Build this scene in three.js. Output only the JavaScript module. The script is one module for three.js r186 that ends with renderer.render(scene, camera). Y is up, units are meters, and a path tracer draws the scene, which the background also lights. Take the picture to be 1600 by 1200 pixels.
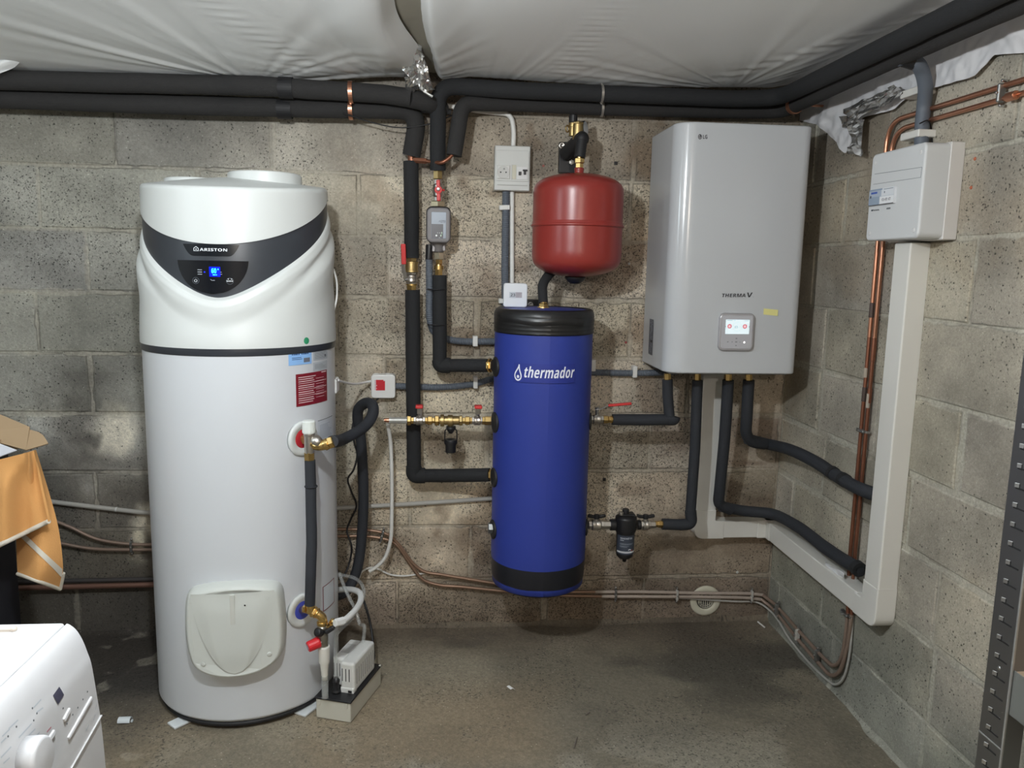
import * as THREE from 'three';
import { RoundedBoxGeometry } from 'three/addons/geometries/RoundedBoxGeometry.js';
import { mergeGeometries } from 'three/addons/utils/BufferGeometryUtils.js';

// ---------------------------------------------------------------- camera, light, exposure
const scene = new THREE.Scene();
scene.background = new THREE.Color(0x000000);
const camera = new THREE.PerspectiveCamera(52.05, 4 / 3, 0.05, 30);
const EYE = new THREE.Vector3(0, 1.396, 2.9);
camera.position.copy(EYE);
camera.rotation.set(-0.14981746, -0.0918315, 0.02035378, 'YXZ');
camera.updateMatrixWorld(true);
const LAMP_MAIN = { at: [-0.3, 1.83, 1.9], color: [0.93, 0.975, 1.0], candela: 4.7, radius: 1.6 };
const LAMP_LEFT = { at: [-1.75, 1.80, 1.75], color: [0.80, 0.93, 1.0], candela: 1.3, radius: 2.0 };
const LAMP_REAR = { at: [0.25, 1.86, 4.3], color: [1.0, 0.88, 0.76], candela: 4.4, radius: 2.0 };
const EXPOSURE = 0.95;

const renderer = new THREE.WebGLRenderer({ antialias: true });
renderer.toneMapping = THREE.LinearToneMapping;
renderer.toneMappingExposure = EXPOSURE;
renderer.outputColorSpace = THREE.SRGBColorSpace;
renderer.shadowMap.enabled = true;
renderer.shadowMap.type = THREE.PCFSoftShadowMap;

// ---------------------------------------------------------------- small helpers
let seed = 12345;
const rnd = () => { seed = (seed * 1664525 + 1013904223) >>> 0; return seed / 4294967296; };
const rr = (a, b) => a + (b - a) * rnd();
const V = (x, y, z) => new THREE.Vector3(x, y, z);
const clamp = (x, a = 0, b = 1) => Math.min(b, Math.max(a, x));
const sm = (a, b, x) => { const t = clamp((x - a) / (b - a)); return t * t * (3 - 2 * t); };
const lerp = (a, b, t) => a + (b - a) * t;
const XR = 1.325;                                   // the right wall's face; the back wall's face is z = 0, the floor y = 0

// measured picture points turned into places on a surface of the room (each at its own real depth)
const rot = new THREE.Matrix4().extractRotation(camera.matrixWorld);
const ray = (px, py) => V(px - 800, 600 - py, -1229.33).applyMatrix4(rot);
const onBack = (px, py, z = 0) => { const v = ray(px, py); return EYE.clone().addScaledVector(v, (z - EYE.z) / v.z); };
const onRight = (px, py, d = 0) => { const v = ray(px, py); return EYE.clone().addScaledVector(v, (XR - d) / v.x); };
const onFloor = (px, py, y = 0) => { const v = ray(px, py); return EYE.clone().addScaledVector(v, (y - EYE.y) / v.y); };
function onCyl(px, py, cx, cz, R) {                 // the near side of an upright cylinder
  const v = ray(px, py), ox = EYE.x - cx, oz = EYE.z - cz;
  const a = v.x * v.x + v.z * v.z, b = ox * v.x + oz * v.z, c = ox * ox + oz * oz - R * R;
  const t = (-b - Math.sqrt(Math.max(0, b * b - a * c))) / a, p = EYE.clone().addScaledVector(v, t);
  return { p, th: Math.atan2(p.x - cx, p.z - cz), y: p.y };
}

// ---------------------------------------------------------------- noise and textures
function hash(x, y, s) { let h = (x * 374761393 + y * 668265263 + s * 1442695041) | 0; h = Math.imul(h ^ (h >>> 13), 1274126177); return ((h ^ (h >>> 16)) >>> 0) / 4294967296; }
function vn(x, y, s) {
  const xi = Math.floor(x), yi = Math.floor(y), fx = x - xi, fy = y - yi, u = fx * fx * (3 - 2 * fx), v = fy * fy * (3 - 2 * fy);
  const a = hash(xi, yi, s), b = hash(xi + 1, yi, s), c = hash(xi, yi + 1, s), d = hash(xi + 1, yi + 1, s);
  return a + (b - a) * u + (c - a) * v + (a - b - c + d) * u * v;
}
function fbm(x, y, s, o = 4) { let a = 0.5, t = 0, n = 0; for (let i = 0; i < o; i++) { t += a * vn(x, y, s + i * 17); n += a; x *= 2.03; y *= 2.03; a *= 0.5; } return t / n; }
function dataTex(data, w, h, srgb) {
  const t = new THREE.DataTexture(data, w, h, THREE.RGBAFormat, THREE.UnsignedByteType);
  t.magFilter = THREE.LinearFilter; t.minFilter = THREE.LinearFilter; t.wrapS = t.wrapT = THREE.RepeatWrapping;
  if (srgb) t.colorSpace = THREE.SRGBColorSpace;
  t.needsUpdate = true; return t;
}
function canvasTex(w, h, draw) {
  const c = document.createElement('canvas'); c.width = w; c.height = h;
  draw(c.getContext('2d'), w, h);
  const t = new THREE.CanvasTexture(c); t.colorSpace = THREE.SRGBColorSpace; return t;
}

// Masonry: colour and relief of concrete blocks and mortar, in metres of the wall. joint(u, v) -> [distance to the nearest joint's middle, block number, half width]
function masonry(W, H, u0, u1, v0, v1, joint, tone, o) {
  const col = new Uint8Array(W * H * 4), bmp = new Uint8Array(W * H * 4), pit = new Float32Array(W * H), pm = W / (u1 - u0);
  const nPits = Math.round((u1 - u0) * (v1 - v0) * o.pits);
  for (let i = 0; i < nPits; i++) {                 // open pores of the aggregate
    const cx = rnd() * W, cy = rnd() * H, u = u0 + cx / pm, v = v0 + cy / pm;
    const dens = fbm(u * 3.1, v * 3.1, o.seed + 5, 3);
    if (rnd() > sm(0.25, 0.62, dens) * o.where(u, v)) continue;
    const r = pm * (0.0011 + 0.0023 * Math.pow(rnd(), 3.6)), el = rr(0.65, 1.4), an = rnd() * 3.14, ca = Math.cos(an), sa = Math.sin(an), dep = rr(0.4, 1);
    const R = Math.ceil(r * 1.8) + 1;
    for (let y = -R; y <= R; y++) for (let x = -R; x <= R; x++) {
      const X = Math.round(cx) + x, Y = Math.round(cy) + y;
      if (X < 0 || Y < 0 || X >= W || Y >= H) continue;
      const a = (x * ca + y * sa) * el, b = (y * ca - x * sa) / el, k = 1 - Math.sqrt(a * a + b * b) / r;
      if (k > 0) { const q = Y * W + X; pit[q] = Math.max(pit[q], Math.min(1, k * 1.8) * dep); }
    }
  }
  for (let y = 0; y < H; y++) for (let x = 0; x < W; x++) {
    const u = u0 + x / pm, v = v0 + y * (v1 - v0) / H, i = y * W + x;
    const wob = (vn(u * 38, v * 38, o.seed + 1) - 0.5) * 0.010 + (vn(u * 9, v * 9, o.seed + 2) - 0.5) * 0.008;
    const [d, id, hw] = joint(u, v);
    const jm = 1 - sm(hw - 0.003, hw + 0.005, d + wob);            // 1 on mortar
    const g1 = vn(x * 0.55, y * 0.55, o.seed + 3), g2 = vn(x * 0.23, y * 0.23, o.seed + 4), m = fbm(u * 5.5, v * 5.5, o.seed + 6, 4), L = fbm(u * 1.3, v * 1.3, o.seed + 7, 3);
    let [r, g, b] = tone(u, v, L, m);
    const bt = 1 + (hash(id, 3, o.seed) - 0.5) * 0.14, k = bt * (0.74 + 0.50 * m) * (0.90 + 0.13 * g1 + 0.10 * g2);
    r *= k; g *= k; b *= k * (0.99 + (hash(id, 9, o.seed) - 0.5) * 0.03);
    const p = pit[i] * (1 - 0.75 * jm);
    if (jm > 0) { const s = jm * o.mortar * sm(0.2, 0.55, fbm(u * 6, v * 6, o.seed + 21, 3)), q = (0.9 + 0.2 * g2); r = lerp(r, o.mc[0] * q, s); g = lerp(g, o.mc[1] * q, s); b = lerp(b, o.mc[2] * q, s); }
    const crack = sm(0.0032, 0.0008, Math.abs(d + wob * 0.8 - hw * 0.9)) * sm(0.42, 0.62, vn(u * 7, v * 7, o.seed + 8)) * (o.crack ?? 0.24);   // dark hairline along the edge of the joint
    const dk = (1 - 0.62 * p) * (1 - crack);
    const wf = hash(x >> 1, y >> 1, o.seed + 31) > 0.9975 ? 40 : 0;
    col[i * 4] = clamp(r * dk + wf, 0, 255); col[i * 4 + 1] = clamp(g * dk + wf, 0, 255); col[i * 4 + 2] = clamp(b * dk + wf, 0, 255); col[i * 4 + 3] = 255;
    const hgt = 150 + 40 * (m - 0.5) + 26 * (g1 - 0.5) + 20 * (g2 - 0.5) - 80 * p - crack * 40;
    bmp[i * 4] = bmp[i * 4 + 1] = bmp[i * 4 + 2] = clamp(hgt, 0, 255); bmp[i * 4 + 3] = 255;
  }
  return new THREE.MeshStandardMaterial({ map: dataTex(col, W, H, true), bumpMap: dataTex(bmp, W, H, false), bumpScale: o.bump ?? 0.006, roughness: 0.95 });
}

// ---------------------------------------------------------------- plain materials
const mat = (c, rough = 0.6, metal = 0, extra = {}) => { const { physical, ...e } = extra; const m = new (physical ? THREE.MeshPhysicalMaterial : THREE.MeshStandardMaterial)({ roughness: rough, metalness: metal, ...e }); m.color.setRGB(...c); return m; };
function grainTex(n, seedN, lo, hi, stretch = 1) {
  const d = new Uint8Array(n * n * 4);
  for (let y = 0; y < n; y++) for (let x = 0; x < n; x++) { const i = (y * n + x) * 4, k = lerp(lo, hi, 0.55 * hash(x, y, seedN) + 0.45 * vn(x * 0.2, y * 0.2 * stretch, seedN + 1)); d[i] = d[i + 1] = d[i + 2] = k; d[i + 3] = 255; }
  const t = dataTex(d, n, n, false); return t;
}
const foamBump = grainTex(256, 71, 60, 200); foamBump.repeat.set(12, 12);
const M = {
  foam: mat([0.017, 0.018, 0.020], 0.86, 0, { bumpMap: foamBump, bumpScale: 0.0012 }),
  foamNew: mat([0.024, 0.027, 0.034], 0.78, 0, { bumpMap: foamBump, bumpScale: 0.001 }),
  foamDusty: mat([0.028, 0.027, 0.027], 0.9, 0, { bumpMap: foamBump, bumpScale: 0.0015 }),
  copper: mat([0.62, 0.30, 0.19], 0.34, 0.95),
  copperOld: mat([0.30, 0.125, 0.075], 0.42, 0.75),
  copperPainted: mat([0.42, 0.35, 0.30], 0.6, 0.1),
  brass: mat([0.72, 0.50, 0.20], 0.27, 1),
  brassDull: mat([0.50, 0.37, 0.17], 0.42, 0.95),
  nickel: mat([0.60, 0.57, 0.53], 0.36, 1),
  steel: mat([0.55, 0.55, 0.56], 0.32, 1),
  galv: mat([0.30, 0.31, 0.31], 0.42, 0.9),
  redLever: mat([0.62, 0.035, 0.035], 0.45),
  redPlastic: mat([0.65, 0.02, 0.03], 0.4),
  blackPlastic: mat([0.014, 0.014, 0.016], 0.42),
  blackRubber: mat([0.012, 0.012, 0.014], 0.6),
  cable: mat([0.010, 0.010, 0.012], 0.5),
  greyConduit: mat([0.115, 0.135, 0.165], 0.55),
  lightPVC: mat([0.78, 0.78, 0.75], 0.5),
  greyPVC: mat([0.43, 0.42, 0.39], 0.6),
  white: mat([0.80, 0.81, 0.80], 0.35),
  whiteWarm: mat([0.74, 0.73, 0.68], 0.4),
  boxGrey: mat([0.62, 0.63, 0.61], 0.45),
  trunk: mat([0.73, 0.72, 0.68], 0.4),
  clear: mat([0.93, 0.95, 0.95], 0.08, 0, { physical: true, transmission: 0.85, thickness: 0, ior: 1.4 }),
};

// ---------------------------------------------------------------- geometry
function sweep(pts, r, { seg = 16, rf = null, caps = true } = {}) {
  const n = pts.length, pos = [], nor = [], uv = [], idx = [];
  let T = pts[1].clone().sub(pts[0]).normalize();
  let N = Math.abs(T.y) < 0.9 ? V(0, 1, 0) : V(1, 0, 0); N.addScaledVector(T, -N.dot(T)).normalize();
  let s = 0; const frames = [];
  for (let i = 0; i < n; i++) {
    const t = (i === 0 ? pts[1].clone().sub(pts[0]) : i === n - 1 ? pts[i].clone().sub(pts[i - 1]) : pts[i + 1].clone().sub(pts[i - 1])).normalize();
    const ax = T.clone().cross(t), l = ax.length();
    if (l > 1e-6) N.applyAxisAngle(ax.divideScalar(l), Math.asin(Math.min(1, l)));
    N.addScaledVector(t, -N.dot(t)).normalize(); T = t;
    const Bn = t.clone().cross(N); if (i) s += pts[i].distanceTo(pts[i - 1]);
    frames.push([t.clone(), N.clone(), Bn]);
    for (let j = 0; j <= seg; j++) {
      const a = j / seg * Math.PI * 2, c = Math.cos(a), q = Math.sin(a), R = rf ? r * rf(s, a) : r;
      const dx = N.x * c + Bn.x * q, dy = N.y * c + Bn.y * q, dz = N.z * c + Bn.z * q;
      pos.push(pts[i].x + dx * R, pts[i].y + dy * R, pts[i].z + dz * R); nor.push(dx, dy, dz); uv.push(j / seg * 2 * Math.PI * r, s);
    }
  }
  const w = seg + 1;
  for (let i = 0; i < n - 1; i++) for (let j = 0; j < seg; j++) { const a = i * w + j, b = a + w; idx.push(a, a + 1, b, b, a + 1, b + 1); }
  if (caps) for (const e of [0, n - 1]) {
    const sgn = e ? 1 : -1, base = pos.length / 3, t = frames[e][0];
    pos.push(pts[e].x, pts[e].y, pts[e].z); nor.push(t.x * sgn, t.y * sgn, t.z * sgn); uv.push(0, 0);
    for (let j = 0; j <= seg; j++) { const q = (e * w + j) * 3; pos.push(pos[q], pos[q + 1], pos[q + 2]); nor.push(t.x * sgn, t.y * sgn, t.z * sgn); uv.push(r * Math.cos(j / seg * 6.283), r * Math.sin(j / seg * 6.283)); }
    for (let j = 0; j < seg; j++) sgn > 0 ? idx.push(base, base + 1 + j, base + 2 + j) : idx.push(base, base + 2 + j, base + 1 + j);
  }
  const g = new THREE.BufferGeometry();
  g.setAttribute('position', new THREE.Float32BufferAttribute(pos, 3)); g.setAttribute('normal', new THREE.Float32BufferAttribute(nor, 3)); g.setAttribute('uv', new THREE.Float32BufferAttribute(uv, 2));
  if (rf) { g.setIndex(idx); const keep = g.attributes.normal.array.slice(); g.computeVertexNormals(); const a = g.attributes.normal; for (let i = 0; i < n; i++) { const p = i * w, q = p + seg; const m = V(a.getX(p) + a.getX(q), a.getY(p) + a.getY(q), a.getZ(p) + a.getZ(q)).normalize(); a.setXYZ(p, m.x, m.y, m.z); a.setXYZ(q, m.x, m.y, m.z); } for (let i = n * w; i < a.count; i++) a.setXYZ(i, keep[i * 3], keep[i * 3 + 1], keep[i * 3 + 2]); } else g.setIndex(idx);
  return g;
}
function fillet(p, rad, n = 7) {                    // a polyline with rounded corners
  const out = [p[0].clone()];
  for (let i = 1; i < p.length - 1; i++) {
    const a = p[i - 1], b = p[i], c = p[i + 1], r = Math.min(Array.isArray(rad) ? rad[i] : rad, a.distanceTo(b) * 0.49, b.distanceTo(c) * 0.49);
    const s = b.clone().add(a.clone().sub(b).setLength(r)), e = b.clone().add(c.clone().sub(b).setLength(r));
    for (let k = 0; k <= n; k++) { const t = k / n, q = 1 - t; out.push(V(q * q * s.x + 2 * q * t * b.x + t * t * e.x, q * q * s.y + 2 * q * t * b.y + t * t * e.y, q * q * s.z + 2 * q * t * b.z + t * t * e.z)); }
  }
  out.push(p[p.length - 1].clone()); return out;
}
function dense(p, step) { const o = [p[0]]; for (let i = 1; i < p.length; i++) { const n = Math.max(1, Math.ceil(p[i].distanceTo(p[i - 1]) / step)); for (let k = 1; k <= n; k++) o.push(p[i - 1].clone().lerp(p[i], k / n)); } return o; }
const spline = (p, n = 60) => new THREE.CatmullRomCurve3(p, false, 'centripetal').getSpacedPoints(n);
const lump = (k = 0.03, sd = 1) => (s, a) => 1 + k * (vn(s * 14 + 3, Math.cos(a) * 0.8 + 5, sd) - 0.5) * 2 + k * 0.5 * (vn(s * 45, Math.sin(a) * 1.5 + 9, sd + 3) - 0.5);
const foamTube = (p, r, sd = 1, k = 0.035) => sweep(dense(p, 0.012), r, { seg: 18, rf: lump(k, sd) });
const ribbed = (p, r, pitch = 0.007) => sweep(dense(p, pitch / 5), r, { seg: 14, rf: (s) => 1 + 0.07 * Math.sin(s / pitch * 2 * Math.PI) });
const tube = (p, r, seg = 12) => sweep(p, r, { seg });
// turned piece from A towards B: profile of [radius, metres along]
function turn(A, B, prof, seg = 24, flat = false) {
  let g = new THREE.LatheGeometry(prof.map(([r, h]) => new THREE.Vector2(Math.max(r, 1e-5), h)), seg);
  if (flat) { g = g.toNonIndexed(); g.computeVertexNormals(); }
  const q = new THREE.Quaternion().setFromUnitVectors(V(0, 1, 0), B.clone().sub(A).normalize());
  g.applyQuaternion(q); g.translate(A.x, A.y, A.z); return g;
}
const rod = (A, B, r, seg = 20, c = Math.min(0.0012, r * 0.3)) => { const L = A.distanceTo(B); return turn(A, B, [[0, 0], [r - c, 0], [r, c], [r, L - c], [r - c, L], [0, L]], seg); };
const nut = (A, B, r) => { const L = A.distanceTo(B), c = r * 0.12; return turn(A, B, [[0, 0], [r - c, 0], [r, c], [r, L - c], [r - c, L], [0, L]], 6, true); };
const ring = (A, B, r0, r1) => { const L = A.distanceTo(B); return turn(A, B, [[r0, 0], [r1, 0], [r1, L], [r0, L], [r0, 0]], 32, true); };
const box = (x0, x1, y0, y1, z0, z1, r = 0.004, s = 2) => { const w = Math.abs(x1 - x0), h = Math.abs(y1 - y0), d = Math.abs(z1 - z0); const g = new RoundedBoxGeometry(w, h, d, s, Math.min(r, w * 0.45, h * 0.45, d * 0.45)); g.translate((x0 + x1) / 2, (y0 + y1) / 2, (z0 + z1) / 2); return g; };
function bar(A, B, w, h, r = 0.002, up = V(0, 1, 0)) {          // rounded bar from A to B, w across, h along "up"
  const L = A.distanceTo(B), g = new RoundedBoxGeometry(w, h, L, 2, Math.min(r, w * 0.45, h * 0.45, L * 0.45)), z = B.clone().sub(A).normalize(), x = up.clone().cross(z).normalize(), y = z.clone().cross(x);
  g.applyMatrix4(new THREE.Matrix4().makeBasis(x, y, z)); const m = A.clone().add(B).multiplyScalar(0.5); g.translate(m.x, m.y, m.z); return g;
}
const ball = (p, r, sx = 1, sy = 1, sz = 1) => { const g = new THREE.SphereGeometry(r, 20, 14); g.scale(sx, sy, sz); g.translate(p.x, p.y, p.z); return g; };
function rrect(w, h, r) { const s = new THREE.Shape(), x = -w / 2, y = -h / 2; s.moveTo(x + r, y); s.lineTo(x + w - r, y); s.absarc(x + w - r, y + r, r, -Math.PI / 2, 0); s.lineTo(x + w, y + h - r); s.absarc(x + w - r, y + h - r, r, 0, Math.PI / 2); s.lineTo(x + r, y + h); s.absarc(x + r, y + h - r, r, Math.PI / 2, Math.PI); s.lineTo(x, y + r); s.absarc(x + r, y + r, r, Math.PI, Math.PI * 1.5); return s; }
function extr(shape, depth, bev = 0.002, seg = 3, curve = 8) { return new THREE.ExtrudeGeometry(shape, { depth: depth - 2 * bev, bevelEnabled: bev > 0, bevelThickness: bev, bevelSize: bev, bevelOffset: -bev, bevelSegments: seg, curveSegments: curve }).translate(0, 0, bev); }
function place(g, p, axisX, axisY) { const z = axisX.clone().cross(axisY).normalize(); g.applyMatrix4(new THREE.Matrix4().makeBasis(axisX.clone().normalize(), axisY.clone().normalize(), z)); g.translate(p.x, p.y, p.z); return g; }
// parametric sheet: f(u, v) -> Vector3, u and v from 0 to 1
function grid(f, nu, nv, flip = false, uvf = null) {
  const pos = [], uv = [], idx = [];
  for (let j = 0; j <= nv; j++) for (let i = 0; i <= nu; i++) { const u = i / nu, v = j / nv, p = f(u, v); pos.push(p.x, p.y, p.z); const q = uvf ? uvf(u, v, p) : [u, v]; uv.push(q[0], q[1]); }
  const w = nu + 1;
  for (let j = 0; j < nv; j++) for (let i = 0; i < nu; i++) { const a = j * w + i, b = a + 1, c = a + w, d = c + 1; flip ? idx.push(a, c, b, b, c, d) : idx.push(a, b, c, b, d, c); }
  const g = new THREE.BufferGeometry();
  g.setAttribute('position', new THREE.Float32BufferAttribute(pos, 3)); g.setAttribute('uv', new THREE.Float32BufferAttribute(uv, 2)); g.setIndex(idx); g.computeVertexNormals(); return g;
}
// the same sheet with a thickness: both faces and the rim
function shell(f, nu, nv, t, flip = false) {
  const A = grid(f, nu, nv, flip), P = A.attributes.position, N = A.attributes.normal, w = nu + 1;
  const q = (k) => V(P.getX(k) - N.getX(k) * t, P.getY(k) - N.getY(k) * t, P.getZ(k) - N.getZ(k) * t);
  const Bk = grid((u, v) => q(Math.round(v * nv) * w + Math.round(u * nu)), nu, nv, !flip);
  const rim = [], tri = (a, b, c) => rim.push(a.x, a.y, a.z, b.x, b.y, b.z, c.x, c.y, c.z), at = (k) => V(P.getX(k), P.getY(k), P.getZ(k));
  const edge = []; for (let i = 0; i < nu; i++) edge.push([i, i + 1], [nv * w + i + 1, nv * w + i]); for (let j = 0; j < nv; j++) edge.push([(j + 1) * w, j * w], [j * w + nu, (j + 1) * w + nu]);
  for (const [a, b] of edge) { const A0 = at(a), A1 = at(b), B0 = q(a), B1 = q(b); if (flip) { tri(A0, A1, B0); tri(A1, B1, B0); } else { tri(A0, B0, A1); tri(A1, B0, B1); } }
  const R = new THREE.BufferGeometry(); R.setAttribute('position', new THREE.Float32BufferAttribute(rim, 3)); R.setAttribute('uv', new THREE.Float32BufferAttribute(new Array(rim.length / 3 * 2).fill(0), 2)); R.computeVertexNormals();
  return merged([A, Bk, R]);
}
function merged(list) {
  const gs = list.map((g) => { const q = g.index ? g.toNonIndexed() : g.clone(); for (const k of Object.keys(q.attributes)) if (!['position', 'normal', 'uv'].includes(k)) q.deleteAttribute(k); if (!q.attributes.uv) q.setAttribute('uv', new THREE.Float32BufferAttribute(new Array(q.attributes.position.count * 2).fill(0), 2)); q.morphAttributes = {}; return q; });
  return gs.length === 1 ? gs[0] : mergeGeometries(gs, false);
}
const facet = (g) => { const q = g.index ? g.toNonIndexed() : g; q.computeVertexNormals(); return q; };
function quad(a, b, c, d) { const g = new THREE.BufferGeometry(); g.setAttribute('position', new THREE.Float32BufferAttribute([a, b, c, d].flatMap((p) => [p.x, p.y, p.z]), 3)); g.setAttribute('uv', new THREE.Float32BufferAttribute([0, 0, 1, 0, 1, 1, 0, 1], 2)); g.setIndex([0, 1, 2, 0, 2, 3]); g.computeVertexNormals(); return g; }
const cylPatch = (cx, cz, R, t0, t1, y0, y1, n = 16) => grid((u, v) => { const t = lerp(t0, t1, u); return V(cx + R * Math.sin(t), lerp(y0, y1, v), cz + R * Math.cos(t)); }, n, 1);

// ---------------------------------------------------------------- scene tree
const used = {}, origin = new WeakMap();
const numbered = (n) => { const k = used[n] = (used[n] ?? -1) + 1; return k ? `${n}_${String(k).padStart(3, '0')}` : n; };
const sh = (m) => { m.castShadow = true; m.receiveShadow = true; return m; };
function thing(name, label, category, at, group) {                // geometry is handed over in room coordinates
  const o = new THREE.Group(); o.name = numbered(name); o.position.copy(at); origin.set(o, at.clone()); o.userData = { label, category }; if (group) o.userData.group = group; scene.add(o); return o;
}
function part(parent, name, geos, material, label) {
  const g = merged(Array.isArray(geos) ? geos : [geos]), at = origin.get(parent); g.translate(-at.x, -at.y, -at.z);
  const m = sh(new THREE.Mesh(g, material)); m.name = name; origin.set(m, at); if (label) m.userData.label = label; parent.add(m); return m;
}
const parts = (parent, name, list, material, label) => list.map((g) => part(parent, name, g, material, label));
function fitText(c, s, x, y, w) { const k = w / c.measureText(s).width; c.save(); c.translate(x, y); c.scale(k, 1); c.fillText(s, 0, 0); c.restore(); }
function solo(name, label, category, geos, material, group) {
  const g = merged(Array.isArray(geos) ? geos : [geos]); g.computeBoundingBox(); const b = g.boundingBox, at = V((b.min.x + b.max.x) / 2, b.min.y, (b.min.z + b.max.z) / 2);
  g.translate(-at.x, -at.y, -at.z); const m = sh(new THREE.Mesh(g, material)); m.name = numbered(name); m.position.copy(at); origin.set(m, at); m.userData = { label, category }; if (group) m.userData.group = group; scene.add(m); return m;
}
function struct(name, geos, material) { const g = merged(Array.isArray(geos) ? geos : [geos]); const m = sh(new THREE.Mesh(g, material)); m.name = name; origin.set(m, V(0, 0, 0)); m.userData = { kind: 'structure' }; scene.add(m); return m; }
function decal(parent, name, geo, tex, o = {}) { return part(parent, name, geo, new THREE.MeshStandardMaterial({ map: tex, roughness: o.rough ?? 0.5, metalness: 0, transparent: !!o.alpha, ...(o.glow ? { emissive: 0xffffff, emissiveMap: tex, emissiveIntensity: o.glow } : {}) }), o.label); }
// ---------------------------------------------------------------- lamps (above the frame and behind the viewer)
function lamp(L, label) {
  const at = V(...L.at), t = thing('ceiling_lamp', label, 'lamp', V(at.x, at.y, at.z));
  const bulb = part(t, 'bulb', ball(at, 0.034, 1, 1.1, 1), new THREE.MeshStandardMaterial({ color: 0xffffff, emissive: new THREE.Color(...L.color), emissiveIntensity: 18 }));
  bulb.castShadow = false;
  part(t, 'socket', turn(V(at.x, at.y + 0.036, at.z), V(at.x, at.y + 1, at.z), [[0, 0], [0.020, 0], [0.022, 0.05], [0.014, 0.06], [0, 0.062]]), M.white);
  part(t, 'cord', tube([V(at.x, at.y + 0.095, at.z), V(at.x, 2.06, at.z)], 0.003, 8), M.white);
  const p = new THREE.PointLight(new THREE.Color(...L.color), L.candela, 0, 2); p.castShadow = true; p.shadow.radius = L.radius; p.shadow.mapSize.set(2048, 2048); p.shadow.bias = -0.0004; t.add(p);
}
lamp(LAMP_MAIN, 'bare cool-white bulb hanging above the washing machine');
lamp(LAMP_LEFT, 'bare cool-white bulb hanging above the cabinet at the left');
lamp(LAMP_REAR, 'bare warm-white bulb hanging behind the viewer');

// ---------------------------------------------------------------- masonry walls
const COURSE0 = -0.028, PITCH = 0.2165, courseOf = (v) => Math.floor((v - COURSE0) / PITCH), courseY = (k) => COURSE0 + k * PITCH;
const backJoints = [[-60, 120, 370, 620, 850, 1005], [20, 260, 520, 735, 985], [-100, 150, 390, 640, 880, 1130], [40, 270, 510, 760, 1015], [-108, 142, 385, 600, 850, 1075], [-60, 57, 300, 525, 745, 985], [-115, 135, 385, 607, 850, 1090], [-170, 60, 310, 560, 800, 985], [-70, 178, 425, 690, 992], [50, 300, 560, 820, 1060]]
  .map((row, k) => [-2.6, -2.1, ...row.map((px) => onBack(px, [940, 862, 783, 690, 597, 505, 410, 312, 205, 110][k]).x), XR]);
const rightJoints = [[0.10, 0.52, 1.02, 1.60, 2.2], [0.42, onRight(1455, 1080).z, 1.60, 2.15], [0.15, 0.62, onRight(1475, 840).z, 1.58, 2.1], [0.36, 0.86, 1.36, 1.9], [0.18, 0.66, onRight(1510, 630).z, 1.62, 2.1], [0.30, 0.83, 1.36, 1.9], [0.18, 0.70, onRight(1532, 340).z, 1.7, 2.2], [0.36, 0.9, 1.42, 1.95], [0.12, 0.6, 1.12, 1.66], [0.4, 0.9, 1.4, 1.9]].map((r) => [0, ...r, 2.7, 3.2]);
rightJoints[4][1] = onRight(1281, 640).z;
const wide = (k, i, s) => 0.005 + 0.010 * Math.pow(hash(k, i, s), 2);
function jointField(rows, s) {
  return (u, v) => {
    const k = Math.max(0, Math.min(9, courseOf(v))), row = rows[k], y0 = courseY(k), y1 = y0 + PITCH;
    let d = 9, hw = 0.008, id = 0;
    const e0 = v - y0, e1 = y1 - v; if (e0 < e1) { d = e0; hw = 0.004 + 0.008 * hash(k, 77, s); } else { d = e1; hw = 0.004 + 0.008 * hash(k + 1, 77, s); }
    for (let i = 0; i < row.length; i++) { const q = Math.abs(u - row[i]), w = wide(k, i, s); if (q - w < d - hw) { d = q; hw = w; } if (row[i] < u) id = i; }
    return [d, k * 31 + id, hw];
  };
}
const mix3 = (a, b, t) => [lerp(a[0], b[0], t), lerp(a[1], b[1], t), lerp(a[2], b[2], t)];
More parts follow.
